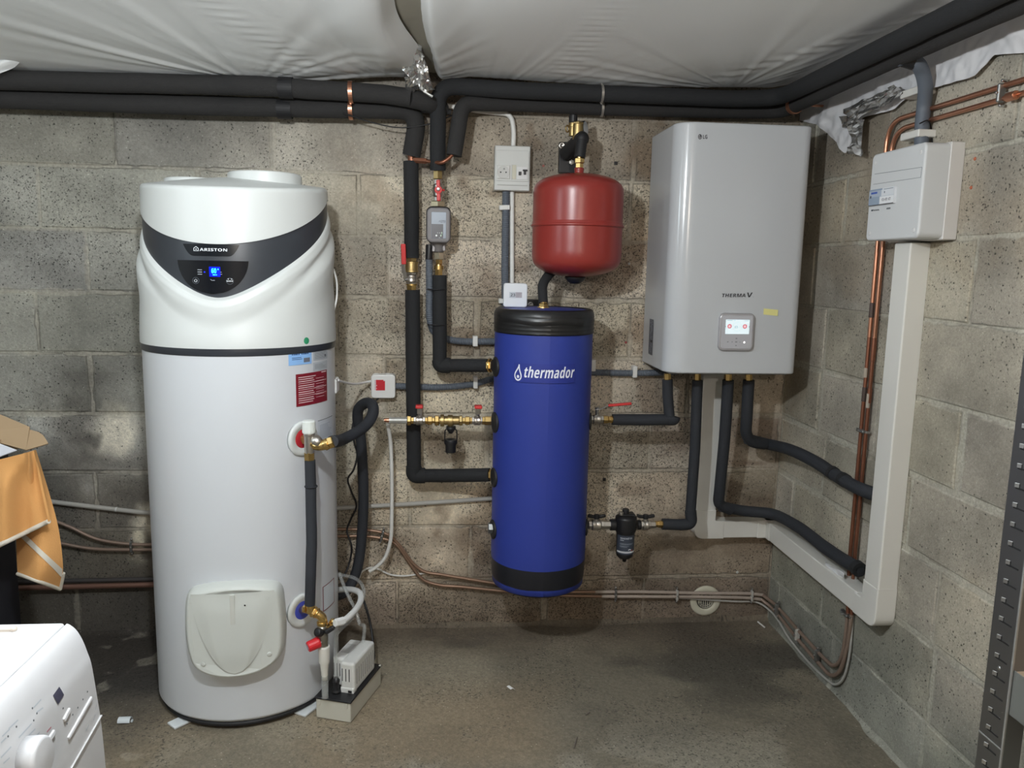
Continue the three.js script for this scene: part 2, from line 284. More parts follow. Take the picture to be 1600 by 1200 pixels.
const backTone = (u, v, L, m) => {
  let c = mix3([148, 147, 141], [208, 197, 179], sm(-0.80, -0.10, u + (L - 0.5) * 0.6));          // greyer towards the left corner, sandier in the middle
  c = mix3(c, [122, 114, 104], 0.75 * sm(1.69, 1.72, v + (m - 0.5) * 0.02) * sm(-0.35, -0.05, u));   // the darker, denser blocks of the top courses
  c = mix3(c, [138, 134, 126], 0.5 * sm(1.69, 1.72, v) * sm(-0.05, -0.35, u));
  c = mix3(c, [136, 117, 98], 0.7 * sm(0.52, 0.68, fbm(u * 2.4 + 7, v * 3.0, 301, 5)) * sm(-0.5, 0, u));       // brown water marks
  c = mix3(c, [110, 92, 76], 0.45 * sm(0.60, 0.72, fbm(u * 6.1 + 2, v * 7.2, 303, 3)) * sm(-0.4, 0, u));
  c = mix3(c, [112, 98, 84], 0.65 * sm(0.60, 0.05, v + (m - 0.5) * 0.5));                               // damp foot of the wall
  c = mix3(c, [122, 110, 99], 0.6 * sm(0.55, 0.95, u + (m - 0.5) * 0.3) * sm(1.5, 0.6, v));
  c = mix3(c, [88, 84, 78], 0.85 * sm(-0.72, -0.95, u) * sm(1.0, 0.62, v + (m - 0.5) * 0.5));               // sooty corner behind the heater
  c = mix3(c, [150, 148, 138], 0.5 * sm(-0.8, -0.95, u) * sm(0.035, 0.0, Math.abs(((v - COURSE0) / PITCH + 0.5) % 1 - 0.5) * PITCH) * sm(0.45, 0.6, fbm(u * 5, v * 14, 318, 3)));
  const p1 = sm(0.16, 0.06, Math.hypot((u + 1.14) * 1.1, v - 0.755) + (m - 0.5) * 0.3), p2 = sm(0.15, 0.06, Math.hypot((u + 1.05) * 0.8, v - 0.40) + (m - 0.5) * 0.3);
  c = mix3(c, [214, 207, 190], 0.85 * Math.max(p1, p2) * sm(0.35, 0.5, m));                             // flaking plaster patches
  c = mix3(c, [206, 198, 182], 0.55 * sm(0.54, 0.66, fbm(u * 3.1, v * 9, 322, 4)) * sm(0.25, 0.0, Math.abs(v - 0.62)) * sm(0.2, 0.6, u));
  return c;
};
const rightTone = (u, v, L, m) => {
  let c = mix3([148, 143, 132], [166, 159, 146], sm(0.3, 0.7, L));
  c = mix3(c, [152, 138, 118], 0.5 * sm(0.56, 0.72, fbm(u * 2.6 + 3, v * 2.6, 411, 4)));
  c = mix3(c, [132, 136, 128], 0.6 * sm(0.5, 0.1, v + (m - 0.5) * 0.4));
  return c;
};
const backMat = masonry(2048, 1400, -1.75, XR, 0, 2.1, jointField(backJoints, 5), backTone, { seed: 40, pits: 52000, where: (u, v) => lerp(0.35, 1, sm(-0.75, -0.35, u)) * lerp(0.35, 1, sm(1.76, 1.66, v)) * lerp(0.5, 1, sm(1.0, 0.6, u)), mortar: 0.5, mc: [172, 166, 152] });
const rightMat = masonry(2048, 1920, 0, 2.24, 0, 2.1, jointField(rightJoints, 8), rightTone, { seed: 90, pits: 15000, where: (u, v) => 0.55, crack: 0.12, mortar: 0.7, mc: [182, 179, 166], bump: 0.005 });

function blockGeo(u0, u1, v0, v1, f, toPos, flip) {               // one block: bevelled face standing a little proud of the mortar
  const j = () => rr(-0.0025, 0.0025), b = 0.004, dd = -0.012;
  const o = [[u0 + j(), v0 + j()], [u1 + j(), v0 + j()], [u1 + j(), v1 + j()], [u0 + j(), v1 + j()]], s = [[b, b], [-b, b], [-b, -b], [b, -b]];
  const P = [...o.map(([u, v], i) => [u + s[i][0], v + s[i][1], f]), ...o.map(([u, v]) => [u, v, f - 0.003]), ...o.map(([u, v]) => [u, v, dd])];
  const T = [0, 1, 2, 0, 2, 3]; for (let i = 0; i < 4; i++) { const k = (i + 1) % 4; T.push(4 + i, 4 + k, k, 4 + i, k, i, 8 + i, 8 + k, 4 + k, 8 + i, 4 + k, 4 + i); }
  const pos = [], uv = []; for (let i = 0; i < T.length; i += 3) for (const q of flip ? [T[i], T[i + 2], T[i + 1]] : [T[i], T[i + 1], T[i + 2]]) { const [u, v, d] = P[q], p = toPos(u, v, d); pos.push(p.x, p.y, p.z); uv.push(...toPos.uv(u, v)); }
  const g = new THREE.BufferGeometry(); g.setAttribute('position', new THREE.Float32BufferAttribute(pos, 3)); g.setAttribute('uv', new THREE.Float32BufferAttribute(uv, 2)); g.computeVertexNormals(); return g;
}
const toBack = (u, v, d) => V(u, v, d); toBack.uv = (u, v) => [(u + 1.75) / (XR + 1.75), v / 2.1];
const toRight = (u, v, d) => V(XR - d, v, u); toRight.uv = (u, v) => [u / 2.24, v / 2.1];
function layBlocks(wall, rows, s, to, material, flip, most) {
  rows.forEach((row, k) => {
    for (let i = 0; i < row.length - 1; i++) {
      const h0 = 0.004 + 0.008 * hash(k, 77, s), h1 = 0.004 + 0.008 * hash(k + 1, 77, s), u0 = row[i] + (i ? wide(k, i, s) : 0), u1 = row[i + 1] - wide(k, i + 1, s);
      const y0 = Math.max(0.001, courseY(k) + h0 * 0.8), y1 = Math.min(2.118, courseY(k + 1) - h1 * 0.8);
      if (u1 - u0 < 0.05 || u0 > most) continue;
      part(wall, 'concrete_block', blockGeo(u0, u1, y0, y1, rr(-0.0002, 0.0035), to, flip), material);
    }
  });
}
const slab = (x0, x1, y0, y1, z0, z1) => { const g = new THREE.BoxGeometry(x1 - x0, y1 - y0, z1 - z0); g.translate((x0 + x1) / 2, (y0 + y1) / 2, (z0 + z1) / 2); return g; };
function worldUV(g, f) { const p = g.attributes.position, uv = g.attributes.uv; for (let i = 0; i < p.count; i++) { const q = f(p.getX(i), p.getY(i), p.getZ(i)); uv.setXY(i, q[0], q[1]); } return g; }
const wallBack = struct('wall_back', worldUV(slab(-2.6, XR + 0.2, -0.2, 2.32, -0.2, -0.0015), (x, y) => toBack.uv(x, y)), backMat);
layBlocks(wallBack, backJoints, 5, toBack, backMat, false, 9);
const wallRight = struct('wall_right', worldUV(slab(XR + 0.0015, XR + 0.2, -0.2, 2.32, -0.0015, 5.6), (x, y, z) => toRight.uv(z, y)), rightMat);
layBlocks(wallRight, rightJoints, 8, toRight, rightMat, true, 3);
const plainWall = mat([0.33, 0.31, 0.27], 0.95);
struct('wall_left', slab(-2.8, -2.6, -0.2, 2.32, -0.2, 5.6), plainWall);
struct('wall_front', slab(-2.8, XR + 0.2, -0.2, 2.32, 5.6, 5.8), plainWall);
struct('ceiling', slab(-2.8, XR + 0.2, 2.12, 2.32, -0.2, 5.8), mat([0.45, 0.44, 0.41], 0.9));

// ---------------------------------------------------------------- floor
{
  const W = 2048, H = 1400, x0 = -1.8, x1 = 1.325, z0 = 0, z1 = 2.14, col = new Uint8Array(W * H * 4), bmp = new Uint8Array(W * H * 4);
  for (let j = 0; j < H; j++) for (let i = 0; i < W; i++) {
    const x = x0 + i / W * (x1 - x0), z = z0 + j / H * (z1 - z0), q = (j * W + i) * 4;
    const a = fbm(x * 2.1, z * 2.4, 501, 5), b = fbm(x * 5.2 + 3, z * 6.1, 502, 4), c = fbm(x * 1.1 + 9, z * 1.5, 503, 3), g1 = vn(i * 0.5, j * 0.5, 504), g2 = vn(i * 0.17, j * 0.17, 505);
    let k = mix3([116, 110, 96], [142, 134, 117], sm(0.3, 0.7, a));
    k = mix3(k, [138, 120, 96], 0.5 * sm(0.48, 0.66, c) * sm(0.3, 0.6, z));
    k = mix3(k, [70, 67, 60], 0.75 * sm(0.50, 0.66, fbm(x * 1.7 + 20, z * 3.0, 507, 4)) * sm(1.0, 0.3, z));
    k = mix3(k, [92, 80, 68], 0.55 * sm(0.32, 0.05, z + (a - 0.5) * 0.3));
    k = mix3(k, [156, 153, 140], 0.55 * sm(0.50, 0.64, b) * sm(0.55, 1.0, z));
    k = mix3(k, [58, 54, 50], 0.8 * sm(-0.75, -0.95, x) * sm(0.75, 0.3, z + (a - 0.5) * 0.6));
    k = mix3(k, [172, 166, 150], 0.5 * sm(0.66, 0.72, fbm(x * 9, z * 9, 511, 3)) * sm(-0.7, -1.0, x));
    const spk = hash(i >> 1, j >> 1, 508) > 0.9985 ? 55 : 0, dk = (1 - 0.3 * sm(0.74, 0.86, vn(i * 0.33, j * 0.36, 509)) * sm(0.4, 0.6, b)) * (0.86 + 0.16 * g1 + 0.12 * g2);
    col[q] = clamp(k[0] * dk + spk, 0, 255); col[q + 1] = clamp(k[1] * dk + spk, 0, 255); col[q + 2] = clamp(k[2] * dk + spk, 0, 255); col[q + 3] = 255;
    bmp[q] = bmp[q + 1] = bmp[q + 2] = clamp(120 + 70 * (b - 0.5) + 40 * (g2 - 0.5) + 20 * (g1 - 0.5), 0, 255); bmp[q + 3] = 255;
  }
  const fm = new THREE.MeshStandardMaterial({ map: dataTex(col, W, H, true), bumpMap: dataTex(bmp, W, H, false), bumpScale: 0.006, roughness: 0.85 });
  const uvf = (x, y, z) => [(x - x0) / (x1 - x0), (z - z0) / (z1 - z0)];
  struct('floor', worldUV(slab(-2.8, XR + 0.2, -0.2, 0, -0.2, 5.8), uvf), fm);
  // the rough screed fillet where the floor meets the back wall
  struct('trim_1', grid((u, v) => { const x = lerp(-1.6, XR, u), n = fbm(x * 6, 3, 520, 4), w = 0.012 + 0.035 * n * n + 0.02 * sm(0.6, 0.9, vn(x * 3, 1, 521)), h = 0.006 + 0.022 * fbm(x * 9, 7, 522, 3); return V(x, Math.max(0.0005, h * (1 - v) * (1 - v)), 0.0005 + w * v * (0.7 + 0.6 * vn(x * 22, v * 4, 523))); }, 260, 6, true, (u, v, p) => uvf(p.x, p.y, p.z)), fm);
  struct('trim_2', grid((u, v) => { const z = lerp(0, 2.3, u), n = fbm(z * 5, 3, 530, 4), w = 0.005 + 0.016 * n * n, h = 0.006 + 0.018 * fbm(z * 8, 7, 532, 3); return V(XR - 0.0005 - w * v * (0.7 + 0.6 * vn(z * 22, v * 4, 533)), Math.max(0.0005, h * (1 - v) * (1 - v)), z); }, 200, 6, true, (u, v, p) => toRight.uv(p.z, p.y)), rightMat);
}

// ---------------------------------------------------------------- the white sheeting under the ceiling
const sheetMat = mat([0.84, 0.855, 0.855], 0.55, 0, { side: THREE.DoubleSide });
const fan = (x, z, cx, cz, n, s) => { const a = Math.atan2(x - cx, z - cz), r = Math.hypot(x - cx, z - cz); return (vn(a * n + 50, s, s) - 0.5) * 2 * sm(0.02, 0.15, r) * sm(1.2, 0.3, r); };
const gapL = (z) => lerp(-0.055, -0.122, sm(0.2, 0.75, z)), gapR = (z) => lerp(-0.035, -0.062, sm(0.10, 0.8, z));
function sheetY(x, z) {
  let y = 2.012 + 0.030 * Math.min(1.1, z) + 0.010 * Math.max(0, x);
  y -= 0.042 * sm(0.12, -0.7, x) * sm(0.9, 0.12, z);
  y += 0.05 * sm(0.12, 0.0, z);
  y += 0.0035 * fan(x, z, -0.62, 0.10, 13, 61) * sm(0.1, -0.5, x) + 0.002 * fan(x, z, -0.2, 0.05, 16, 62) * sm(0.2, 0, x);
  y += 0.0022 * fan(x, z, 1.02, 0.08, 16, 63) * sm(0.2, 0.5, x) + 0.0012 * fan(x, z, 0.15, -0.3, 40, 64);
  const w = (cx, k, a, f) => a * Math.sin(z * f + 3 * vn(z * 6, 1, 66)) * Math.exp(-Math.pow((x - cx - k * (z - 0.4)) / 0.045, 2)) * sm(0.1, 0.3, z);   // puckered seams
  y += w(-0.46, -0.35, 0.0016, 120) + w(0.40, 0.05, 0.0012, 140) + w(1.02, 0.55, 0.0022, 80);
  y += 0.004 * (fbm(x * 3, z * 3, 67, 2) - 0.5) + 0.02 * (vn(x * 1.6, z * 1.4, 68) - 0.5);
  return y;
}
solo('insulation_sheet', 'left white insulating sheet sagging under the ceiling above the white water heater', 'sheet', [
  shell((u, v) => { const z = lerp(0.02, 2.7, v * v * 0.6 + v * 0.4), g = gapL(z), x = lerp(-2.45, g, u), e = sm(0.20, 0.0, g - x); return V(x, sheetY(x, z) - 0.028 * sm(0.15, 0.0, Math.abs(g - x - 0.07)) * sm(0.1, 0.5, z) + 0.04 * Math.pow(sm(0.05, 0, g - x), 2), z); }, 260, 150, 0.003),
  shell((u, v) => V(-1.372 + (u - 0.45) * 0.16 * (1 - v) - 0.01 * v, 1.99 - 0.06 * v, 0.24 + 0.015 * Math.sin(u * 9 + v * 5)), 8, 6, 0.002)], sheetMat);
solo('insulation_sheet', 'right white insulating sheet stretched under the ceiling above the wall-hung unit', 'sheet', shell((u, v) => { const z = lerp(0.02, 2.7, v * v * 0.6 + v * 0.4), g = gapR(z), x = lerp(g, 1.30, u); return V(x, sheetY(x, z) - 0.008 * sm(0.10, 0.0, Math.abs(x - g - 0.04)) + 0.04 * Math.pow(sm(0.04, 0, x - g), 2) + 0.02 * sm(1.12, 1.28, x), z); }, 220, 150, 0.003), sheetMat);
const foilMat = mat([0.72, 0.72, 0.71], 0.26, 0.95, { side: THREE.DoubleSide, flatShading: true });
const foilDull = mat([0.42, 0.40, 0.33], 0.5, 0.45, { side: THREE.DoubleSide });
{
  const t = thing('foil_strip', 'crumpled silver foil strip showing between the two ceiling sheets', 'foil', V(-0.1, 1.98, 0.5));
  part(t, 'strip', shell((u, v) => { const z = lerp(0.06, 2.0, v), x = lerp(gapL(z) - 0.03, gapR(z) + 0.03, u); return V(x, 2.056 + 0.006 * (fbm(x * 30, z * 14, 71, 3) - 0.5) - 0.012 * sm(0.5, 0.2, z), z); }, 14, 120, 0.002), foilDull);
  part(t, 'crumpled_end', facet(grid((u, v) => { const c = onBack(lerp(637, 657, v) + (u - 0.5) * lerp(40, 40, v), lerp(60, 141, v), lerp(0.40, 0.235, v)); const n = (s) => (vn(u * 7 + s, v * 11 + s, 72 + s) - 0.5) * 1.3; return V(c.x + 0.012 * n(1), c.y + 0.012 * n(2) , c.z - 0.02 * v + 0.035 * n(3) + 0.018 * (1 - Math.pow(u * 2 - 1, 2))); }, 12, 22)), foilMat);
  part(t, 'foil_tail', sweep(dense([onBack(655, 137, 0.23), onBack(662, 143, 0.24), onBack(676, 151, 0.24)], 0.006), 0.004, { seg: 8, rf: lump(0.4, 9) }), foilMat);
}
{ // film hanging down the right wall behind the pipes
  const top = [[1238, 163], [1300, 130], [1360, 106], [1430, 74], [1520, 36], [1640, -20]], bot = [[1242, 186], [1288, 196], [1327, 240], [1342, 216], [1352, 184], [1398, 172], [1432, 144], [1455, 140], [1520, 122], [1530, 118], [1558, 86], [1640, 80]];
  const at = (L, u) => { const q = u * (L.length - 1), i = Math.min(L.length - 2, Math.floor(q)), t = q - i; return [lerp(L[i][0], L[i + 1][0], t), lerp(L[i][1], L[i + 1][1], t)]; };
  const botX = (x) => { for (let i = 0; i < bot.length - 1; i++) if (x <= bot[i + 1][0]) return lerp(bot[i][1], bot[i + 1][1], (x - bot[i][0]) / (bot[i + 1][0] - bot[i][0])); return 80; };
  const film = shell((u, v) => { const [x, y0] = at(top, u), x1 = x + 6 * v, y = lerp(y0 - 14, botX(Math.max(1242, x1)), v), c = onRight(x1, y, 0.012 + 0.014 * sm(0.2, 0, v)); c.x -= 0.030 * Math.pow(fbm(c.z * 9 + c.y * 5, c.y * 12 - c.z * 4, 81, 3), 2) * sm(0, 0.15, v) + 0.004 * vn(c.z * 60, c.y * 60, 82); return c; }, 180, 40, 0.0015, true);
  const t = thing('insulation_film', 'white wrinkled film with silver foil hanging over the top of the right wall', 'sheet', V(XR, 1.8, 0.6));
  part(t, 'film', film, mat([0.70, 0.70, 0.72], 0.5, 0, { side: THREE.DoubleSide }));
  const crumple = (f, nu, nv, amp, s, d) => facet(grid((u, v) => { const [x, y] = f(u, v), c = onRight(x, y, d); c.x += amp * (vn(u * nu * 0.55, v * nv * 0.55, s) - 0.9); c.y += amp * 0.5 * (vn(u * nu * 0.5, v * nv * 0.5, s + 1) - 0.5); return c; }, nu, nv, true));
  part(t, 'foil_patch', [crumple((u, v) => [lerp(1322, 1404, u) + 12 * v, lerp(lerp(170, 132, u), lerp(196, 146, u), v)], 18, 10, 0.022, 83, 0.045)], foilMat, 'crumpled silver foil on the film');
  part(t, 'foil_tail', [crumple((u, v) => [lerp(1334, 1350, u) - 2 * v + (u - 0.5) * 4, lerp(188, 242, v)], 5, 14, 0.020, 86, 0.035), crumple((u, v) => [lerp(1316, 1336, u), lerp(182, 200, v)], 6, 5, 0.02, 87, 0.035)], foilMat, 'torn silver foil end hanging down');
}
// ---------------------------------------------------------------- overhead insulated pipes and the two circuits to the buffer tank
const tie = (p, r) => { const g = new THREE.TorusGeometry(r, 0.0022, 6, 24); g.rotateX(Math.PI / 2); g.translate(p.x, p.y, p.z); return g; };
const clampRing = (A, B, r) => ring(A, B, r * 0.96, r + 0.003);
function ballValve(parent, A, B, r, name = 'valve') {             // nickel ball-valve body between A and B
  const L = A.distanceTo(B), h = r * 0.72;
  return part(parent, name, [nut(A, A.clone().lerp(B, 0.24), h * 1.12), nut(A.clone().lerp(B, 0.76), B, h * 1.12), turn(A.clone().lerp(B, 0.2), B, [[0, 0], [h, 0], [r * 0.9, L * 0.02], [r * 0.99, L * 0.06], [r, L * 0.07], [r, L * 0.28], [r * 0.93, L * 0.285], [r * 0.93, L * 0.325], [r, L * 0.33], [r, L * 0.53], [r * 0.99, L * 0.54], [r * 0.9, L * 0.58], [h, L * 0.6], [0, L * 0.6]], 28)], M.nickel);
}
{ // P1: from the left, down beside the pump, into the tank's lower left side
  const c = onBack(641, 620, 0.075), t = thing('insulated_pipe', 'black insulated pipe with red-lever valve, from upper left to the tank\'s lower left', 'pipe', V(c.x, 0.6, 0.075));
  const z = 0.115, x = onBack(641, 200, 0.09).x, yTop = onBack(400, 167, z).y;
  const s1 = foamTube(fillet([V(-2.5, yTop - 0.01, z + 0.02), onBack(200, 161, z + 0.01), onBack(400, 167, z), onBack(545, 170, z), onBack(655, 172, 0.1), onBack(643, 243, 0.075)], [0, 0.1, 0.1, 0.1, 0.1, 0.1]), 0.0315, 11);
  part(t, 'insulation', s1, M.foamDusty);
  const p = (y, dx = 0) => onBack(643 + dx, y, 0.075);
  part(t, 'insulation', foamTube([p(252, -1), p(330), p(403)], 0.0262, 12, 0.02), M.foam);
  part(t, 'insulation', foamTube([p(453, 1.5), p(600, 2.5), p(737, 4)], 0.0262, 13, 0.03), M.foam);
  part(t, 'elbow', foamTube(fillet([p(729, 4), onBack(646, 743, 0.075), onBack(664, 743, 0.078)], 0.03), 0.0285, 14, 0.015), M.foam);
  part(t, 'insulation', foamTube([onBack(662, 743, 0.078), onBack(700, 743, 0.1), onBack(765, 742, 0.16)], 0.0245, 15, 0.02), M.foam);
  parts(t, 'copper_core', [rod(p(240), p(256), 0.013), rod(p(400), p(456), 0.011)], M.copperOld);
  part(t, 'fitting', [nut(p(402), p(409), 0.019), rod(p(409), p(425), 0.0225), ring(p(409), p(411), 0.02, 0.0245), ring(p(423), p(425), 0.018, 0.0245)], M.brassDull, 'ribbed brass check valve');
  const v = ballValve(t, p(425), p(445), 0.0205);
  const a = onBack(634, 437, 0.09), b = onBack(629, 411, 0.112), e = onBack(630, 381, 0.118);
  part(v, 'lever', [bar(a, b, 0.004, 0.012, 0.0015, V(1, 0, 0)), rod(onBack(640, 437, 0.08), onBack(633, 437, 0.092), 0.006)], M.steel, 'steel lever arm');
  part(v, 'grip', bar(onBack(631, 413, 0.11), e, 0.009, 0.0165, 0.003, V(1, 0, 0)), M.redLever, 'red lever grip');
  part(t, 'fitting', [nut(p(445), p(454), 0.018), ring(p(443.5), p(446), 0.012, 0.0195)], M.brass);
  part(t, 'fitting', [nut(onBack(764, 742, 0.16), onBack(771, 742, 0.165), 0.02)], M.brass);
  part(t, 'bypass_tube', [tube(fillet([onBack(645, 250, 0.09), onBack(672, 252, 0.105), onBack(690, 255, 0.152), onBack(703, 246, 0.150), onBack(709, 238, 0.148)], 0.03), 0.0065), nut(onBack(646, 250, 0.09), onBack(667, 251.5, 0.102), 0.010)], M.copperOld, 'thin copper branch');
}
{ // P3: from the right corner along the top, bend down, through the circulator, into the tank's upper left side
  const p = (x, y, z = 0.12) => onBack(x, y, z), t = thing('insulated_pipe', 'black insulated pipe from ceiling corner down through the circulator to the tank\'s upper left', 'pipe', V(p(686, 500).x, p(686, 575).y, 0.12));
  const rA = (px, py, d) => onRight(px, py, d);
  part(t, 'insulation', foamTube(fillet([V(1.148, 1.974, 3.6), V(1.150, 1.979, 0.6), V(1.150, 1.981, 0.19), p(1150, 155, 0.165), p(940, 146, 0.16), p(800, 141, 0.155), p(684, 133, 0.15), p(684, 200, 0.125), p(684, 266, 0.105)], [0, 0.2, 0.07, 0.1, 0.1, 0.1, 0.085, 0.1, 0]), 0.0272, 21, 0.03), M.foam);
  const q = (y, dx = 0) => onBack(685 + dx, y, 0.105);
  part(t, 'fitting', [nut(q(266, -1), q(280, -1), 0.0165), rod(q(262, -1), q(268, -1), 0.011)], M.brassDull);
  const v = ballValve(t, q(280, -0.5), q(315, 0), 0.0175);
  const zz = 0.105 + 0.022;
  part(v, 'handle', [bar(onBack(684.5, 281, zz + 0.004), onBack(685.5, 314, zz + 0.004), 0.013, 0.007, 0.003, V(0, 0, 1)), rod(onBack(685, 296.5, zz - 0.012), onBack(685, 296.5, zz + 0.009), 0.0135), ball(onBack(693, 297, zz), 0.004)], M.redLever, 'red butterfly handle');
  part(v, 'handle_screw', rod(onBack(685, 295.5, zz + 0.008), onBack(685, 295.5, zz + 0.0125), 0.006), M.steel);
  part(t, 'union_nut', [nut(q(314, -1), q(324, -1), 0.0265)], mat([0.62, 0.55, 0.38], 0.35, 0.9));
  part(t, 'union_nut', [nut(q(394, 1), q(405.5, 1), 0.0185)], mat([0.72, 0.66, 0.5], 0.32, 0.9));
  part(t, 'fitting', [nut(q(404, 1), q(413, 1), 0.0125), rod(q(413, 0.5), q(421, 0.5), 0.012), ring(q(415, .5), q(421, .5), 0.008, 0.0165), nut(q(420, 0.5), q(431, 0.5), 0.0145)], M.brass);
  part(t, 'insulation', foamTube([q(430, 2), q(500, 2), onBack(687, 568, 0.105)], 0.0245, 22, 0.03), M.foam);
  part(t, 'elbow', foamTube(fillet([onBack(687, 562, 0.105), onBack(688, 570.5, 0.107), onBack(703, 571, 0.112)], 0.03), 0.028, 23, 0.015), M.foam);
  part(t, 'insulation', foamTube([onBack(700, 571, 0.112), onBack(762, 571, 0.17)], 0.0235, 24, 0.02), M.foam);
  part(t, 'fitting', [nut(onBack(761, 571, 0.17), onBack(770, 571, 0.178), 0.0215), ring(onBack(765, 571, 0.173), onBack(767, 571, 0.175), 0.012, 0.025)], M.brass);
  parts(t, 'cable_tie', [tie(onBack(683, 452, 0.1), 0.0335), tie(onBack(683, 507, 0.1), 0.0335)], M.cable);
}
{ // the circulator itself
  const cx = onBack(685, 352, 0.13), t = thing('circulator_pump', 'small grey circulator pump with a square face on the insulated pipe', 'pump', onBack(685, 395, 0.105));
  const X = V(1, 0, 0), Y = V(0, 1, 0);
  const at = (z) => onBack(685.3, 352, z);
  part(t, 'motor_housing', place(extr(rrect(0.084, 0.121, 0.02), 0.05, 0.006), at(0.115), X, Y), M.blackPlastic);
  part(t, 'face_plate', place(extr(rrect(0.080, 0.117, 0.019), 0.016, 0.006), at(0.158), X, Y), mat([0.19, 0.18, 0.185], 0.5), 'grey face plate');
  const scr = canvasTex(256, 448, (c, w, h) => {
    c.fillStyle = '#8d98a6'; c.fillRect(0, 0, w, h); c.fillStyle = '#3d3d45'; c.fillRect(0, h * 0.455, w * 0.80, h);
    c.fillStyle = '#4a5360'; c.font = 'italic bold 44px sans-serif'; c.fillText('Alpha', 122, 170); c.font = '20px sans-serif'; c.fillRect(160, 138, 84, 6); c.fillRect(160, 176, 84, 5);
    c.fillStyle = '#e8ecec'; c.beginPath(); c.arc(88, 398, 16, 0, 7); c.fill(); c.fillStyle = '#aab0b2'; for (const [x, y] of [[110, 352], [146, 352]]) { c.beginPath(); c.arc(x, y, 8, 0, 7); c.fill(); } c.beginPath(); c.moveTo(128, 440); c.lineTo(140, 424); c.lineTo(152, 440); c.fill();
    c.fillStyle = '#d4f0d8'; c.fillRect(158, 382, 14, 32); c.fillRect(176, 336, 10, 28); c.fillStyle = '#2fae4c'; c.fillRect(184, 372, 8, 12);
  });
  decal(t, 'display_panel', place(extr(rrect(0.050, 0.088, 0.003), 0.003, 0.0008), at(0.1725).add(V(0.0005, 0.0, 0)), X, Y), (() => { scr.repeat.set(1 / 0.050, 1 / 0.088); scr.offset.set(0.5, 0.5); return scr; })(), { rough: 0.35 });
  part(t, 'volute', [turn(onBack(685, 378, 0.105), onBack(685.6, 396, 0.105), [[0, -0.03], [0.03, -0.03], [0.032, 0], [0.024, 0.018], [0.017, 0.03], [0.017, 0.036], [0, 0.036]], 24), bar(onBack(678, 381, 0.12), onBack(677, 393, 0.12), 0.008, 0.01), bar(onBack(693, 381, 0.12), onBack(694, 392, 0.12), 0.008, 0.01), rod(at(0.07).add(V(0, 0, 0)), at(0.116), 0.04)], mat([0.30, 0.285, 0.285], 0.5, 0.4));
  part(t, 'cable_gland', [rod(onBack(671, 382, 0.105), onBack(670, 405, 0.105), 0.0125), ring(onBack(671, 384.5, 0.105), onBack(671, 386, 0.105), 0.011, 0.0135)], M.blackPlastic);
}
{ // P2: upper run from the left that ends behind the vertical
  const z = 0.185, t = thing('insulated_pipe', 'upper black insulated pipe at ceiling left ending behind the vertical pipes', 'pipe', V(-1, 1.9, z));
  part(t, 'insulation', foamTube([V(-2.5, 1.945, z), onBack(0, 125, z), onBack(400, 134, z), onBack(600, 147, z), onBack(642, 153, z)], 0.0305, 31, 0.035), M.foamDusty);
  part(t, 'insulation', foamTube([onBack(640, 153, z), onBack(668, 160, 0.16), onBack(690, 172, 0.10)], 0.030, 32, 0.03), M.foamDusty);
}
{ // P4: lower run from the right
  const p = (x, y, z = 0.09) => onBack(x, y, z), t = thing('insulated_pipe', 'lower black insulated pipe at ceiling right, its cut end hanging beside the vertical pipe', 'pipe', V(0.6, 1.9, 0.09));
  part(t, 'insulation', foamTube(fillet([V(1.2, 1.958, 3.6), V(1.2, 1.962, 0.6), V(1.2, 1.955, 0.095), p(1100, 172, 0.085), p(940, 168, 0.08), p(790, 161, 0.09), p(722, 161, 0.13), p(716, 200, 0.145), p(709, 243, 0.148)], [0, 0.2, 0.08, 0.1, 0.1, 0.1, 0.075, 0.06, 0]), 0.0265, 41, 0.03), M.foamDusty);
}
{ // cross clamps that carry the paired pipes
  const cross = (label, x, y0, y1, z0, z1, m, r, w) => { const t = thing('pipe_clamp', label, 'clamp', onBack(x, y1, 0.05)); part(t, 'clamp_ring', clampRing(onBack(x - w, y0, z0), onBack(x + w, y0, z0), r), m); part(t, 'clamp_ring', clampRing(onBack(x - w, y1, z1), onBack(x + w, y1, z1), r), m); parts(t, 'hanger', [bar(onBack(x, y0 - 16, z0), onBack(x, y0 - 8, z0), 0.01, 0.006), bar(onBack(x, (y0 + y1) / 2 - 5, (z0 + z1) / 2 + 0.032), onBack(x, (y0 + y1) / 2 + 6, (z0 + z1) / 2 + 0.034), 0.008, 0.005), rod(onBack(x, y1, z1 - 0.03), onBack(x, y1, -0.004), 0.004)], m); };
  cross('copper-coloured clamp holding the two pipes left of the foil strip', 548, 144, 170.5, 0.185, 0.115, M.copper, 0.032, 3.2);
  cross('thin pale clamp round the two ceiling pipes above the red vessel', 940, 146, 168, 0.16, 0.08, mat([0.4, 0.38, 0.35], 0.4, 0.7), 0.028, 1.8);
  const t = thing('pipe_clamp', 'wide black collar on the upper pipe at ceiling left', 'clamp', onBack(447, 150, 0.18)); part(t, 'collar', ring(onBack(436, 136.5, 0.185), onBack(458, 137.5, 0.185), 0.029, 0.0335), M.blackRubber); part(t, 'band', ring(onBack(434, 169, 0.115), onBack(456, 170, 0.115), 0.03, 0.0335), M.blackRubber);
  const u = thing('pipe_clamp', 'copper clamp on the lower pipe at the room corner', 'clamp', V(1.17, 1.9, 0.13)); part(u, 'clamp_ring', clampRing(V(1.198, 1.956, 0.19), V(1.199, 1.956, 0.205), 0.0268), M.copper); part(u, 'hanger', rod(V(1.225, 1.957, 0.197), V(1.33, 1.957, 0.197), 0.004), M.copper);
}
